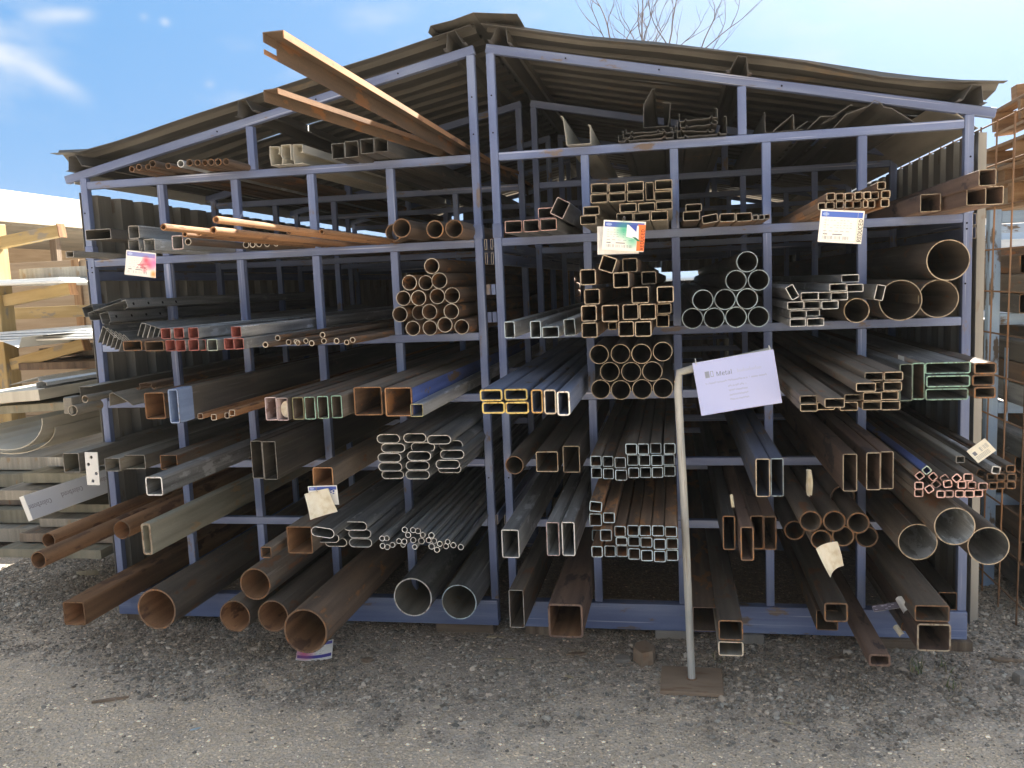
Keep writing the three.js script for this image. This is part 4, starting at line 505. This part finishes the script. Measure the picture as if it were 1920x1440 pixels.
card('blank cream card hanging below rusty square tube', [-.652, .838, .652], .122, .112, .25, null, { back: 'paperback', curl: .12, twist: .35, hook: [.0, .05], name: 'hanging_card' });
card('white and yellowed card hanging on the pipe stack', [1.447, .62, .625], .082, .12, .38, null, { back: 'paperback', curl: .16, twist: .5, yaw: .35, name: 'hanging_card' });
card('narrow white card edge standing between pipes, right', [1.383, .892, .50], .018, .108, .06, null, { back: 'paperback', curl: .2, yaw: .6, name: 'hanging_card' });
card('thin white paper strip beside scraped tube', [1.082, .815, .50], .012, .055, .12, null, { back: 'paperback', curl: .2, name: 'hanging_card' });
card('small printed label lying on galvanised tube, far right', [1.975, 1.05, .66], .085, .058, .62, (x, w, h) => { x.fillStyle = '#e9dfc6'; x.fillRect(0, 0, w, h); x.fillStyle = '#77787c'; for (let k = 0; k < 26; k++) if (rnd() < .6) x.fillRect(w * (.5 + k * .016), h * .25, w * .008, h * .3); x.fillRect(w * .12, h * .3, w * .16, h * .25); for (let k = 0; k < 4; k++) x.fillRect(w * .1, h * (.64 + k * .07), w * .7, h * .02); }, { tilt: -.5, back: 'paperback', name: 'paper_label' });
card('torn dark card wedged above small tube, bottom right', [1.735, .305, .30], .13, .03, .22, (x, w, h) => { x.fillStyle = '#6d6874'; x.fillRect(0, 0, w, h); x.fillStyle = '#c9c2d2'; for (let k = 0; k < 9; k++) x.fillRect(w * rr(0, .9), h * rr(.1, .9), w * .08, h * .08); }, { tilt: -.9, name: 'torn_card' });
card('white folded card corner above small tube, bottom right', [1.79, .32, .31], .03, .07, .5, null, { back: 'whitesheet', curl: .2, name: 'torn_card' });
card('pale torn card scrap beside small tube, bottom right', [1.778, .2, .30], .024, .05, .6, null, { back: 'paperback', curl: .2, name: 'torn_card' });
{ const t = card('fallen price card on gravel under largest rusty pipe', [-.87, .03, .34], .17, .115, .0, (x, w, h) => { priceBase(x, w, h, '#6a66b4'); x.fillStyle = '#4f4aa0'; x.fillRect(w * .03, h * .72, w * .94, h * .16); smudge(x, w * .2, h * .6, w * .35, 'rgba(235,110,150,A)', .9); }, { curl: .1 }); t.rotation.set(-1.15, .28, 0, 'YXZ'); }
card('pale torn sticker wrapped on tube beside green-rimmed tubes', [1.7725, 1.352, .33], .09, .06, 0, (x, w, h) => { x.fillStyle = '#e4e2d8'; x.fillRect(0, 0, w, h); x.strokeStyle = '#4f7f9c'; x.lineWidth = 6; x.beginPath(); x.arc(w * .7, h * .5, h * .22, 0, 6.3); x.stroke(); }, { yaw: -1.5708, curl: .001, twist: .001, name: 'torn_sticker' });
{ const d = thing('paper_disc', 'round paper plug inside pale pink-ended tube', 'paper', [-.738, 1.262, .74]); const m = part(d, 'disc', new THREE.CylinderGeometry(.022, .022, .002, 28).rotateX(Math.PI / 2).scale(1, 1.55, 1), pick('paperback')); m.rotation.y = .2; }
{ // the sign: bent pipe welded to a steel plate, white board hung from the arm
  const t = thing('sign_stand', 'white pipe sign stand on rusty steel base plate', 'sign stand', [.905, 0, .455]);
  const pl = part(t, 'base_plate', bar(.262, .018, .245, .004), pick('platebrown')); pl.position.set(0, .011, .005); pl.rotation.y = -.02;
  const pm = new THREE.MeshStandardMaterial({ map: steelTex(80, [[.34, .345, .32], [.46, .46, .43], [.56, .56, .53]], { streak: .3, spot: [.26, .20, .14], spotAmt: .74 }), roughness: .6 });
  part(t, 'pole', rod([[0, .018, 0], [-.006, .3, -.006], [-.017, .8, -.018], [-.031, 1.22, -.03], [-.034, 1.315, -.032], [-.031, 1.337, -.031], [-.018, 1.35, -.03], [.1, 1.374, -.025], [.345, 1.425, -.02]], .0165, 14), pm);
  const wl = part(t, 'weld', new THREE.TorusGeometry(.0185, .004, 8, 20).rotateX(Math.PI / 2), pick('rust')); wl.position.y = .021;
  const bd = part(t, 'sign_board', sheetGeo(.326, .222, .004, .03, .05, false), pick('whitesheet')); bd.position.set(.205, 1.300, .003); bd.rotation.z = .15;
  const fm = new THREE.MeshStandardMaterial({ roughness: .28, map: canvasTex(768, 512, (x, w, h) => {
    x.fillStyle = '#bac4f3'; x.fillRect(0, 0, w, h); x.fillStyle = '#8a93a8'; x.fillRect(w * .13, h * .2, w * .055, h * .12); x.strokeStyle = '#8a93a8'; x.lineWidth = 5; x.strokeRect(w * .2, h * .21, w * .03, h * .1);
    x.fillStyle = '#6f7a98'; x.font = `${Math.round(h * .12)}px sans-serif`; x.fillText('Metal', w * .265, h * .315); x.fillStyle = '#b3bbdc'; for (let k = 0; k < 20; k++) x.fillRect(w * (.53 + k * .015), h * (k % 5 ? .262 : .235), w * .006, h * (k % 5 ? .045 : .072));
    x.fillStyle = '#98a1c0'; for (let k = 0; k < 84; k++) if (rnd() < .85) x.fillRect(w * (.12 + k * .009), h * (.418 - (rnd() < .25 ? .012 : 0)), w * .004, h * .028);
    for (let i = 0; i < 4; i++) for (let k = 0; k < 26; k++) if (rnd() < .85) x.fillRect(w * (.39 + k * .009), h * (.522 + i * .085 - (rnd() < .25 ? .012 : 0)), w * .004, h * .028);
    for (let k = 0; k < 40; k++) { x.fillStyle = `rgba(120,110,95,${rr(.05, .22)})`; x.fillRect(w * rnd(), h * rnd(), rr(2, 9), rr(1, 5)); }
  }) });
  const fp = part(bd, 'sign_face', sheetGeo(.326, .222, .004, .03, .05, true), fm);
  for (const [x, y] of [[-.148, .098], [.150, .098]]) { const m = part(bd, 'cable_tie', new THREE.TorusGeometry(.017, .0022, 6, 18).rotateY(Math.PI / 2), pick('whitesheet')); m.position.set(x, y + .012, -.012); }
}

// ---------------------------------------------------------------- left of the racks: yellow cantilever rack and its stock
{
  for (const [z, lb] of [[-2.11, 'yellow cantilever rack at far left edge']]) {
    const t = thing('cantilever_rack', lb, 'rack', [-4.54, 0, z]); const c = part(t, 'column', bar(.19, 2.4, .16, .006), pick('yellowpaint')); c.position.y = 1.2;
    for (const [y0, y1, l] of [[2.247, 2.317, .56], [1.786, 1.863, .61], [1.268, 1.415, .68], [.73, .82, .7]]) { const L = Math.hypot(l, y1 - y0), a = part(t, 'arm', bar(L, .092, .077, .004), pick('yellowpaint')); a.position.set(.095 + l / 2, (y0 + y1) / 2, 0); a.rotation.z = Math.atan2(y1 - y0, l); const e = part(a, 'end_plate', bar(.01, .108, .087, .001), pick('orange')); e.position.set(L / 2 + .0045, 0, 0); }
  }
  { const t = thing('yellow_beam', 'yellow bracing beam between cantilever columns, far left', 'beam', [-4.98, 1.613, -3.26]); const m = part(t, 'beam', bar(2.4, .11, .08, .004), pick('yellowpaint')); m.position.y = .056; }
  const S = (name, label, cat, x0, x1, y0, y1, z0, len, mt, r = .003, rz = 0) => { const t = thing(name, label, cat, [(x0 + x1) / 2, y0, z0]); const m = part(t, 'piece', bar(x1 - x0, y1 - y0, len, r), pick(mt)); m.position.set(0, (y1 - y0) / 2, -len / 2); t.rotation.z = rz; return t; };
  for (let i = 0; i < 3; i++) S('sheet_stack', `white roofing sheet, ${['lowest', 'middle', 'topmost'][i]} of stack on upper yellow arm`, 'sheet metal', -4.46, -3.70 - .06 * i, 1.905 + i * .015, 1.918 + i * .015, -1.85 - .05 * i, 3, 'whitesheet', .001).userData.group = 'white sheets on upper arm';
  for (let i = 0; i < 4; i++) { const t = S('sheet_stack', `white flashing sheet, ${ORD[i + 1]} from bottom of stack on middle yellow arm`, 'sheet metal', -4.53 + i * .05, -3.34 - .08 * i, 1.473 + i * .018, 1.487 + i * .018, -1.69 - .07 * i, 2.8, 'whitesheet', .001, .0); t.userData.group = 'white sheets on middle arm'; }
  folded('folded_sheet', 'bent white sheet corner drooping over stack, far left', 'sheet metal', [[0, .05], [.13, .0], [.165, .077], [.38, .09]], [-4.02, 1.434, -1.53], 1.6, 'whitesheet', { th: .002 });
  S('steel_section', 'grey steel section above white sheets, far left', 'steel section', -4.46, -3.50, 1.953, 2.042, -2.3, 3.5, 'greydull');
  S('steel_section', 'pale blue-grey deck under upper yellow arm', 'steel section', -4.59, -3.57, 1.741, 1.818, -3.58, 3, 'galv');
  S('steel_section', 'dark steel section below middle yellow arm', 'steel section', -4.4, -3.6, 1.306, 1.377, -2.36, 3.4, 'brownsteel');
  S('steel_section', 'brown steel section above perforated plank', 'steel section', -4.34, -3.57, 1.223, 1.281, -2.04, 3.4, 'rustdark');
  { // perforated plank
    const sh = new THREE.Shape(); sh.moveTo(0, 0); sh.lineTo(.19, 0); sh.lineTo(.19, 1.5); sh.lineTo(0, 1.5); sh.closePath();
    for (let j = 0; j < 11; j++) for (let i = 0; i < 4; i++) { const h = new THREE.Path(), x = .022 + i * .042, y = .05 + j * .13 + (i % 2) * .05; h.moveTo(x, y); h.lineTo(x + .018, y); h.lineTo(x + .018, y + .06); h.lineTo(x, y + .06); h.closePath(); sh.holes.push(h); }
    const t = thing('perforated_plank', 'silver perforated walkway plank at far left', 'plank', [-3.98, 1.159, -1.51]); t.scale.setScalar(1.28); part(t, 'deck', boxUV(new THREE.ExtrudeGeometry(sh, { depth: .003, bevelEnabled: false }).rotateX(-Math.PI / 2).rotateZ(.22)), pick('galv')); part(t, 'edge', foldGeo([[.188, .04], [.195, .005], [.18, .002]], .003, 1.5), pick('galv'));
  }
  S('steel_section', 'wide cream board end below perforated plank', 'steel section', -2.96, -2.52, 1.215, 1.275, -.02, 2.2, 'creamsheet', .003, .05);
  folded('galvanised_rail', 'bright galvanised rail leading to left corner post', 'rail', [[.05, -.02], [0, -.02], [0, .01], [.035, .02], [.06, .012], [.065, -.005]], [-2.50, 1.315, .02], 3, 'galv', { th: .003 });
  S('steel_section', 'tan board under cream board, far left', 'steel section', -2.93, -2.38, 1.15, 1.195, -.1, 2.4, 'greygreen', .003, .04);
  for (const [x, y, w, h, l, i] of [[-2.80, 1.00, .36, .15, 'upper', 0], [-2.84, .93, .42, .12, 'lower', 1]]) { const a = []; for (let k = 0; k <= 14; k++) { const q = Math.PI * (1 + k / 14); a.push([w * .6 * Math.cos(q), h * Math.sin(q)]); } folded('half_round_gutter', `${l} cream half-round gutter at far left`, 'gutter', a, [x, y + .09, -.1 - i * .1], 2.6, 'creamsheet', { th: .004, group: 'half-round gutters', rz: .12 }); }
  for (let i = 0; i < 3; i++) S('steel_section', `grey steel section, ${['lowest', 'middle', 'topmost'][i]} of three under the gutters`, 'steel section', -3.1 + .08 * i, -2.5 + .07 * i, .60 + i * .075, .66 + i * .075, -.3 - .12 * i, 2.8, ['greydull', 'greygreen', 'galvdark'][i]).userData.group = 'sections under the gutters';
  for (let i = 0; i < 5; i++) { const t = S('old_board', `long grey-brown section, ${ORD[i + 1]} from bottom of stack under yellow rack`, 'board', -4.9 + .05 * i, -3.0 - .06 * i, .06 + i * .11, .16 + i * .11, -1.2 - .1 * i, 3.4, ['greydull', 'greygreen', 'brownsteel', 'greygreen', 'greydull'][i]); t.userData.group = 'stack of boards under yellow rack'; }
  for (let i = 0; i < 4; i++) S('old_board', `weathered brown board, ${ORD[i + 1]} from bottom of low pile at far left`, 'board', -3.0 + .06 * i, -2.34 + .03 * i, .30 + i * .062, .352 + i * .062, -.15 - .1 * i, 2.6, ['greygreen', 'brownsteel', 'greydull', 'greygreen'][i]).userData.group = 'low pile of boards';
  { // white carton with upside-down lettering
    const t = thing('white_carton', 'white carton with upside-down printing at lower left', 'carton', [-2.42, .635, .24]); t.rotation.z = .32; t.rotation.y = -.03; const b = part(t, 'carton', bar(.03, .135, .75, .002), pick('whitesheet')); b.position.set(-.015, .0675, -.375);
    const f = part(b, 'printed_side', new THREE.PlaneGeometry(.745, .132), new THREE.MeshStandardMaterial({ roughness: .6, map: canvasTex(1024, 182, (x, w, h) => { x.fillStyle = '#e6e6e8'; x.fillRect(0, 0, w, h); x.fillStyle = '#8d7f86'; x.font = `${Math.round(h * .26)}px serif`; for (const [q, y] of [[.22, .42], [.55, .36], [.86, .3]]) { x.save(); x.translate(w * q, h * y); x.rotate(Math.PI); x.fillText('Colorbond', 0, 0); x.restore(); } }) })); f.rotation.y = Math.PI / 2; f.position.x = .0156;
  }
  // open shed with pale fascia beyond
  const b = thing('storage_shed', 'long open shed with cream fascia behind the yellow rack', 'building', [-11, 0, -9]);
  for (const [n, m, x0, x1, y0, y1, z0, z1] of [['fascia', 'creamsheet', -9.1, -9, 3.02, 3.45, -26, 6], ['roof', 'whitesheet', -15, -9.05, 3.45, 3.5, -26, 6], ['soffit', 'greydull', -13, -9.1, 2.98, 3.02, -26, 6], ['back_wall', 'plywood', -13.2, -13, 0, 2.98, -26, 6]]) local(box(b, n, m, x0, x1, y0, y1, z0, z1, 0), b);
  for (let k = 0; k < 6; k++) local(box(b, 'shed_post', 'oldwood', -9.3, -9.18, 0, 2.97, -24 + k * 5, -23.88 + k * 5, .005), b);
  for (let k = 0; k < 2; k++) { const p = thing('plywood_crate', ['pale plywood crate in front of the cream shed', 'smaller plywood crate farther along the cream shed'][k], 'crate', [-5.75 - k * 1.4, 0, -4.6 - k * 2.6]); for (let j = 0; j < 4; j++) { const m = part(p, 'board', bar(1.25, .545, .9, .004), pick('plywood')); m.position.set(0, .275 + j * .55, 0); } for (const x of [-.45, .45]) { const m = part(p, 'cleat', bar(.09, 2.2, .03, .003), pick('timber')); m.position.set(x, 1.1, .466); } }
}

// ---------------------------------------------------------------- right of the racks: rusty mesh, peeling blue rack, pallets
{
  const t = thing('mesh_panel', 'rusty reinforcing mesh panel right of the racks', 'mesh panel', [2.45, 0, -1.3]);
  const rv = new THREE.CylinderGeometry(.0045, .0045, 2.45, 7), rh = new THREE.CylinderGeometry(.0045, .0045, 2.5, 7).rotateX(Math.PI / 2);
  for (let k = 0; k < 11; k++) { const m = part(t, 'bar', rv, pick('rust')); m.position.set(.0, 1.235, 1.02 - k * .235); }
  for (let k = 0; k < 12; k++) { const m = part(t, 'bar', rh, pick('rust')); m.position.set(.0088, .11 + k * .213, -.15); } t.rotation.z = -.012;
  const r = thing('storage_rack', 'old blue rack with peeling paint right of the mesh', 'rack', [3.4, 0, -2.6]);
  for (const z of [-.85, -2.4, -4.2]) {
    for (const x of [2.515, 4.4]) local(box(r, 'post', 'peelblue', x - .029, x + .029, 0, 2.02, z - .055, z, .004), r);
    for (const y of [1.95, 1.42, .95, .45]) local(box(r, 'beam', 'peelblue', 2.545, 4.37, y, y + .06, z - .05, z - .004, .003), r);
  }
  { const m = local(box(r, 'bracket', 'peelblue', 2.575, 2.59, .9, 1.3, -.87, -.84, .002), r); }
  const lv = [[.06, 'ground', 3], [.512, 'lowest shelf', 3], [1.012, 'middle shelf', 3], [1.482, 'upper shelf', 3]];
  lv.forEach(([y, nm, nr], li) => { for (let rw = 0; rw < nr; rw++) for (let cl = 0; cl < 2; cl++) { const w = [.13, .115, .11, .10][li] * (cl ? 1.15 : 1), m = ['dark', 'brownsteel', 'rustdark', 'brownsteel', 'galvdark', 'rustdark'][(li * 2 + rw + cl * 3) % 6];
    tube('rect', 'square_tube', `stored dark tube, ${['bottom', 'middle', 'top'][rw]} row ${cl ? 'behind' : 'nearest the mesh'}, ${nm} of peeling blue rack`, 'tubes stored in the peeling blue rack', [2.585 + w / 2 + cl * .16, y + w / 2 + rw * w * 1.01 + .001, -.42 - ((rw * 2 + cl + li) % 4) * .1, w * .98, w * .98], { t: .004, body: m, rim: 'rust', len: 5.2 }); } });
  for (let k = 0; k < 3; k++) {
    const p = thing('timber_pallet', `raw timber pallet, ${['bottom', 'middle', 'top'][k]} of the stack on peeling blue rack`, 'pallet', [3.235 + k * .03, 2.035 + k * .235, -.98], 'stacked timber pallets'); p.rotation.y = .05 - k * .04; p.rotation.z = .03 * k;
    for (const z of [-.42, 0, .42]) { const m = part(p, 'bearer', bar(1.25, .10, .045, .003), pick('timber')); m.position.set(0, .073, z); }
    for (let j = 0; j < 8; j++) { const m = part(p, 'deck_board', bar(.095, .02, .98, .003), pick('timber')); m.position.set(-.57 + j * .163, .1335, 0); }
    for (let j = 0; j < 3; j++) { const m = part(p, 'base_board', bar(.1, .02, .98, .003), pick('timber')); m.position.set(-.55 + j * .55, .012, 0); }
    for (const x of [-.5, .5]) { const m = part(p, 'chock', bar(.1, .1, .09, .003), pick('timber')); m.position.set(x, .194, .3 * (k % 2 ? 1 : -1)); }
  }
  { const w = thing('chipboard_panel', 'speckled chipboard panel behind the mesh', 'panel', [3.05, 1.99 - .0, -1.1]); const m = part(w, 'panel', bar(.9, .30, .02, .002), pick('concrete')); m.position.y = .16; m.position.z = -.2; }
  const b = thing('far_warehouse', 'pale grey warehouse with low roof beyond the right racks', 'building', [16, 0, -24]);
  for (const [n, m, x0, x1, y0, y1, z0, z1] of [['wall', 'whitesheet', 7, 26, 0, 4.2, -24.2, -24], ['roof', 'galv', 6.6, 26.4, 4.2, 4.35, -34, -23.6], ['side_wall', 'whitesheet', 6.95, 7.1, 0, 4.2, -34, -24.25]]) local(box(b, n, m, x0, x1, y0, y1, z0, z1, 0), b);
  for (let k = 0; k < 5; k++) { const w = local(box(b, 'window', 'dark', 8 + k * 3.4, 10 + k * 3.4, 1.2, 2.6, -24, -23.96, 0), b); }
  // white fence far behind the racks, seen through the gaps
  const f = thing('yard_fence', 'pale corrugated yard fence far behind the racks', 'fence', [0, 0, -15]); for (let k = 0; k < 14; k++) { const g = foldGeo([[0, 0], [.3, 0], [.34, .03], [.46, .03], [.5, 0], [.8, 0], [.84, .03], [.96, .03], [1, 0]], .002, 1.9).rotateX(-Math.PI / 2), m = part(f, 'fence_panel', g, pick('creamsheet')); m.position.set(-7 + k * 1.002, 0, 0); }
}

// ---------------------------------------------------------------- the yard behind the camera: unseen cream warehouse front, added to bounce warm sunlight
{
  const b = thing('added_bounce_warehouse', 'added cream warehouse front behind the camera, bouncing sunlight onto the racks', 'building', [0, 0, 9.5]);
  for (let k = 0; k < 16; k++) { const g = foldGeo(Array.from({ length: 25 }, (_, i) => [i * .1, [0, .03, .03, 0][i % 4]]), .002, 5.2).rotateX(-Math.PI / 2).rotateY(Math.PI), m = part(b, 'wall_sheet', g, pick('bouncewall')); m.position.set(20 - k * 2.405, 0, 9.5); local(m, b); }
  local(box(b, 'roof', 'galv', -20, 20, 5.2, 5.35, 9.3, 20, 0), b);
}

// ---------------------------------------------------------------- bare tree beyond the roof
{
  const t = thing('bare_tree', 'leafless tree with thin branches above the right roof', 'tree', [.30, 0, -14]); const G = [];
  const limb = (p, d, len, r, depth) => {
    const pts = [p.clone()], q = p.clone(), dir = d.clone(); const n = 4, wv = depth > 3 ? .08 : .24; for (let i = 0; i < n; i++) { dir.x += rr(-wv, wv); dir.z += rr(-.14, .14); dir.y += .05; dir.normalize(); q.addScaledVector(dir, len / n); pts.push(q.clone()); }
    const c = new THREE.CatmullRomCurve3(pts), g = new THREE.TubeGeometry(c, 5, 1, depth > 2 ? 6 : 5), a = g.attributes.position, rs = (depth > 2 ? 6 : 5) + 1; for (let i = 0; i < a.count; i++) { const k = Math.floor(i / rs) / 5, ctr = c.getPointAt(k), rad = mix(r, r * .55, k); a.setXYZ(i, ctr.x + (a.getX(i) - ctr.x) * rad, ctr.y + (a.getY(i) - ctr.y) * rad, ctr.z + (a.getZ(i) - ctr.z) * rad); } G.push(g);
    if (depth > 0) { const m = depth > 3 ? 3 : depth > 2 ? 2 : 1; for (let i = 0; i < m; i++) { const k = (depth > 3 ? .5 : .25) + (depth > 3 ? .5 : .75) * (i + rnd() * .7) / m, s = c.getPointAt(Math.min(1, k)), a2 = rr(0, 6.28), nd = dir.clone().add(new THREE.Vector3(Math.cos(a2) * .8, rr(-.15, .25), Math.sin(a2) * .5)).normalize(); limb(s, nd, len * (depth > 3 ? rr(.26, .38) : rr(.5, .7)), r * (depth > 3 ? .5 : .62), depth - 1); } limb(q, dir, len * (depth > 3 ? .28 : .6), r * .55, depth - 1); }
  };
  part(t, 'trunk', new THREE.CylinderGeometry(.14, .22, 4.2, 10).translate(0, 2.1, 0), pick('bark'));
  for (const [dx, dy, dz, l] of [[-.31, 1, .1, 2.5], [-.04, 1, -.1, 2.55], [.09, 1, .05, 2.6], [.25, 1, .1, 2.5], [.64, 1, -.1, 2.5]]) limb(new THREE.Vector3(rr(-.08, .08), 4.1, 0), new THREE.Vector3(dx, dy, dz).normalize(), l, .026, 4);
  part(t, 'branches', mergeGeometries(G.map((g) => { const h = g.toNonIndexed(); return h; })), pick('bark'));
}

// ---------------------------------------------------------------- litter on the ground
function chip(name, label, cat, x, z, w, d, h, rot, mt, group, sides = 7) {
  const sh = new THREE.Shape(); for (let i = 0; i < sides; i++) { const a = i / sides * 6.283, r = rr(.75, 1.05); const X = Math.cos(a) * w / 2 * r, Y = Math.sin(a) * d / 2 * r; i ? sh.lineTo(X, Y) : sh.moveTo(X, Y); } sh.closePath();
  const t = thing(name, label, cat, [x, .002, z], group), g = new THREE.ExtrudeGeometry(sh, { depth: h, bevelEnabled: true, bevelSize: Math.min(w, d) * .06, bevelThickness: h * .3, bevelSegments: 1 }); g.rotateX(-Math.PI / 2); part(t, 'piece', boxUV(g), pick(mt)); t.rotation.set(rr(-.05, .05), rot, rr(-.05, .05)); return t;
}
chip('wood_chip', 'flat pale wood block on gravel left of centre', 'wood', -.591, .376, .06, .045, .012, .1, 'oldwood', undefined, 4);
chip('dry_leaf', 'curved pale strip of bark below galvanised pipes', 'bark', -.04, .05, .10, .018, .004, .12, 'straw');
chip('bark_strip', 'long thin straw-coloured bark strip near centre', 'bark', .06, .30, .13, .016, .004, .2, 'straw');
chip('wood_chip', 'grey flat splinter right of large square tube', 'wood', .38, .22, .11, .03, .008, .06, 'oldwood', undefined, 5);
chip('brick_piece', 'rounded brown brick beside sign base plate', 'brick', .695, .25, .105, .15, .05, .3, 'platebrown', undefined, 6);
chip('stone_slab', 'flat grey stone left of the brown brick', 'stone', .60, .26, .08, .07, .012, .5, 'concrete', undefined, 6);
chip('dry_leaf', 'pale curled leaf on gravel left of sign base', 'leaf', .37, .45, .06, .022, .004, -.5, 'straw');
chip('wood_chip', 'long grey splinter at right edge of the gravel', 'wood', 2.27, .12, .14, .035, .008, -.05, 'oldwood', undefined, 6);
chip('stone_slab', 'broken tan stone at right edge of the picture', 'stone', 2.265, .33, .09, .08, .03, .2, 'concrete', undefined, 5);
chip('wood_chip', 'pale wood batten scrap far left behind orange tube', 'wood', -2.88, -.72, .17, .035, .02, .15, 'straw', undefined, 4);
chip('wood_chip', 'thin brown twig half buried at lower left', 'twig', -1.6, .86, .17, .012, .007, .5, 'platebrown');
chip('paper_scrap', 'small lilac paper scrap at lower left', 'paper', -1.085, 1.057, .05, .014, .001, .6, 'bluerim');
chip('paper_scrap', 'tan torn card scrap in the middle foreground', 'paper', -.144, .771, .04, .04, .001, .3, 'cream', undefined, 5);
chip('wood_chip', 'grey splinter before the low flat tube', 'wood', 1.56, .16, .11, .03, .006, .1, 'oldwood', undefined, 6);
chip('dry_leaf', 'yellow leaf sliver in right foreground', 'leaf', 1.27, .77, .05, .014, .002, -.3, 'straw');
const SW = ['left of the largest rusty pipe', 'below the galvanised pipes', 'near the sign base', 'before the right base beam']; for (let k = 0; k < 16; k++) { const x = rr(-2.2, 2.2), z = rr(.1, 1.1); chip('straw_bit', `thin straw sliver on the gravel ${SW[x < -.9 ? 0 : x < .3 ? 1 : x < 1.2 ? 2 : 3]}`, 'straw', x, z, rr(.03, .075), rr(.004, .009), .002, rr(0, 3), 'straw', 'straw slivers on the gravel', 5); }
// weeds by the right corner
[[1.86, .26, .10, 14, 'tallest weed tuft before the right corner tube'], [1.97, .24, .07, 12, 'low weed tuft beside the right corner tube'], [1.96, .42, .055, 12, 'small weed tuft nearest the foreground, right'], [1.03, .22, .07, 12, 'thin weed tuft behind sign base plate']].forEach(([x, z, h, n, l]) => {
  const t = thing('weed', l, 'plant', [x, 0, z], 'weeds at the rack foot'); for (let k = 0; k < n; k++) { const a = rr(0, 6.28), H = h * rr(.5, 1.1), ln = rr(.3, .9) * H, w = rr(.0018, .004), P = [], I = []; for (let i = 0; i <= 5; i++) { const q = i / 5, rad = ln * q * q, y = H * (q - .25 * q * q), ww = w * (1 - q * .9); P.push(Math.cos(a) * rad - Math.sin(a) * ww, y, Math.sin(a) * rad + Math.cos(a) * ww, Math.cos(a) * rad + Math.sin(a) * ww, y + .0005, Math.sin(a) * rad - Math.cos(a) * ww); } for (let i = 0; i < 5; i++) { const b = 2 * i; I.push(b, b + 1, b + 2, b + 1, b + 3, b + 2); } const g = new THREE.BufferGeometry(); g.setAttribute('position', new THREE.Float32BufferAttribute(P, 3)); g.setAttribute('uv', new THREE.Float32BufferAttribute(new Float32Array(P.length / 3 * 2), 2)); g.setIndex(I); g.computeVertexNormals(); const m = part(t, 'blade', g, pick(rnd() < .7 ? 'leaf' : 'straw')); m.position.set(rr(-.03, .03), 0, rr(-.03, .03)); }
});
// thin haze added to lift the blacks, standing in for lens glare
scene.fog = new THREE.FogExp2(new THREE.Color().setRGB(.93, .90, .84), .001);
renderer.render(scene, camera);
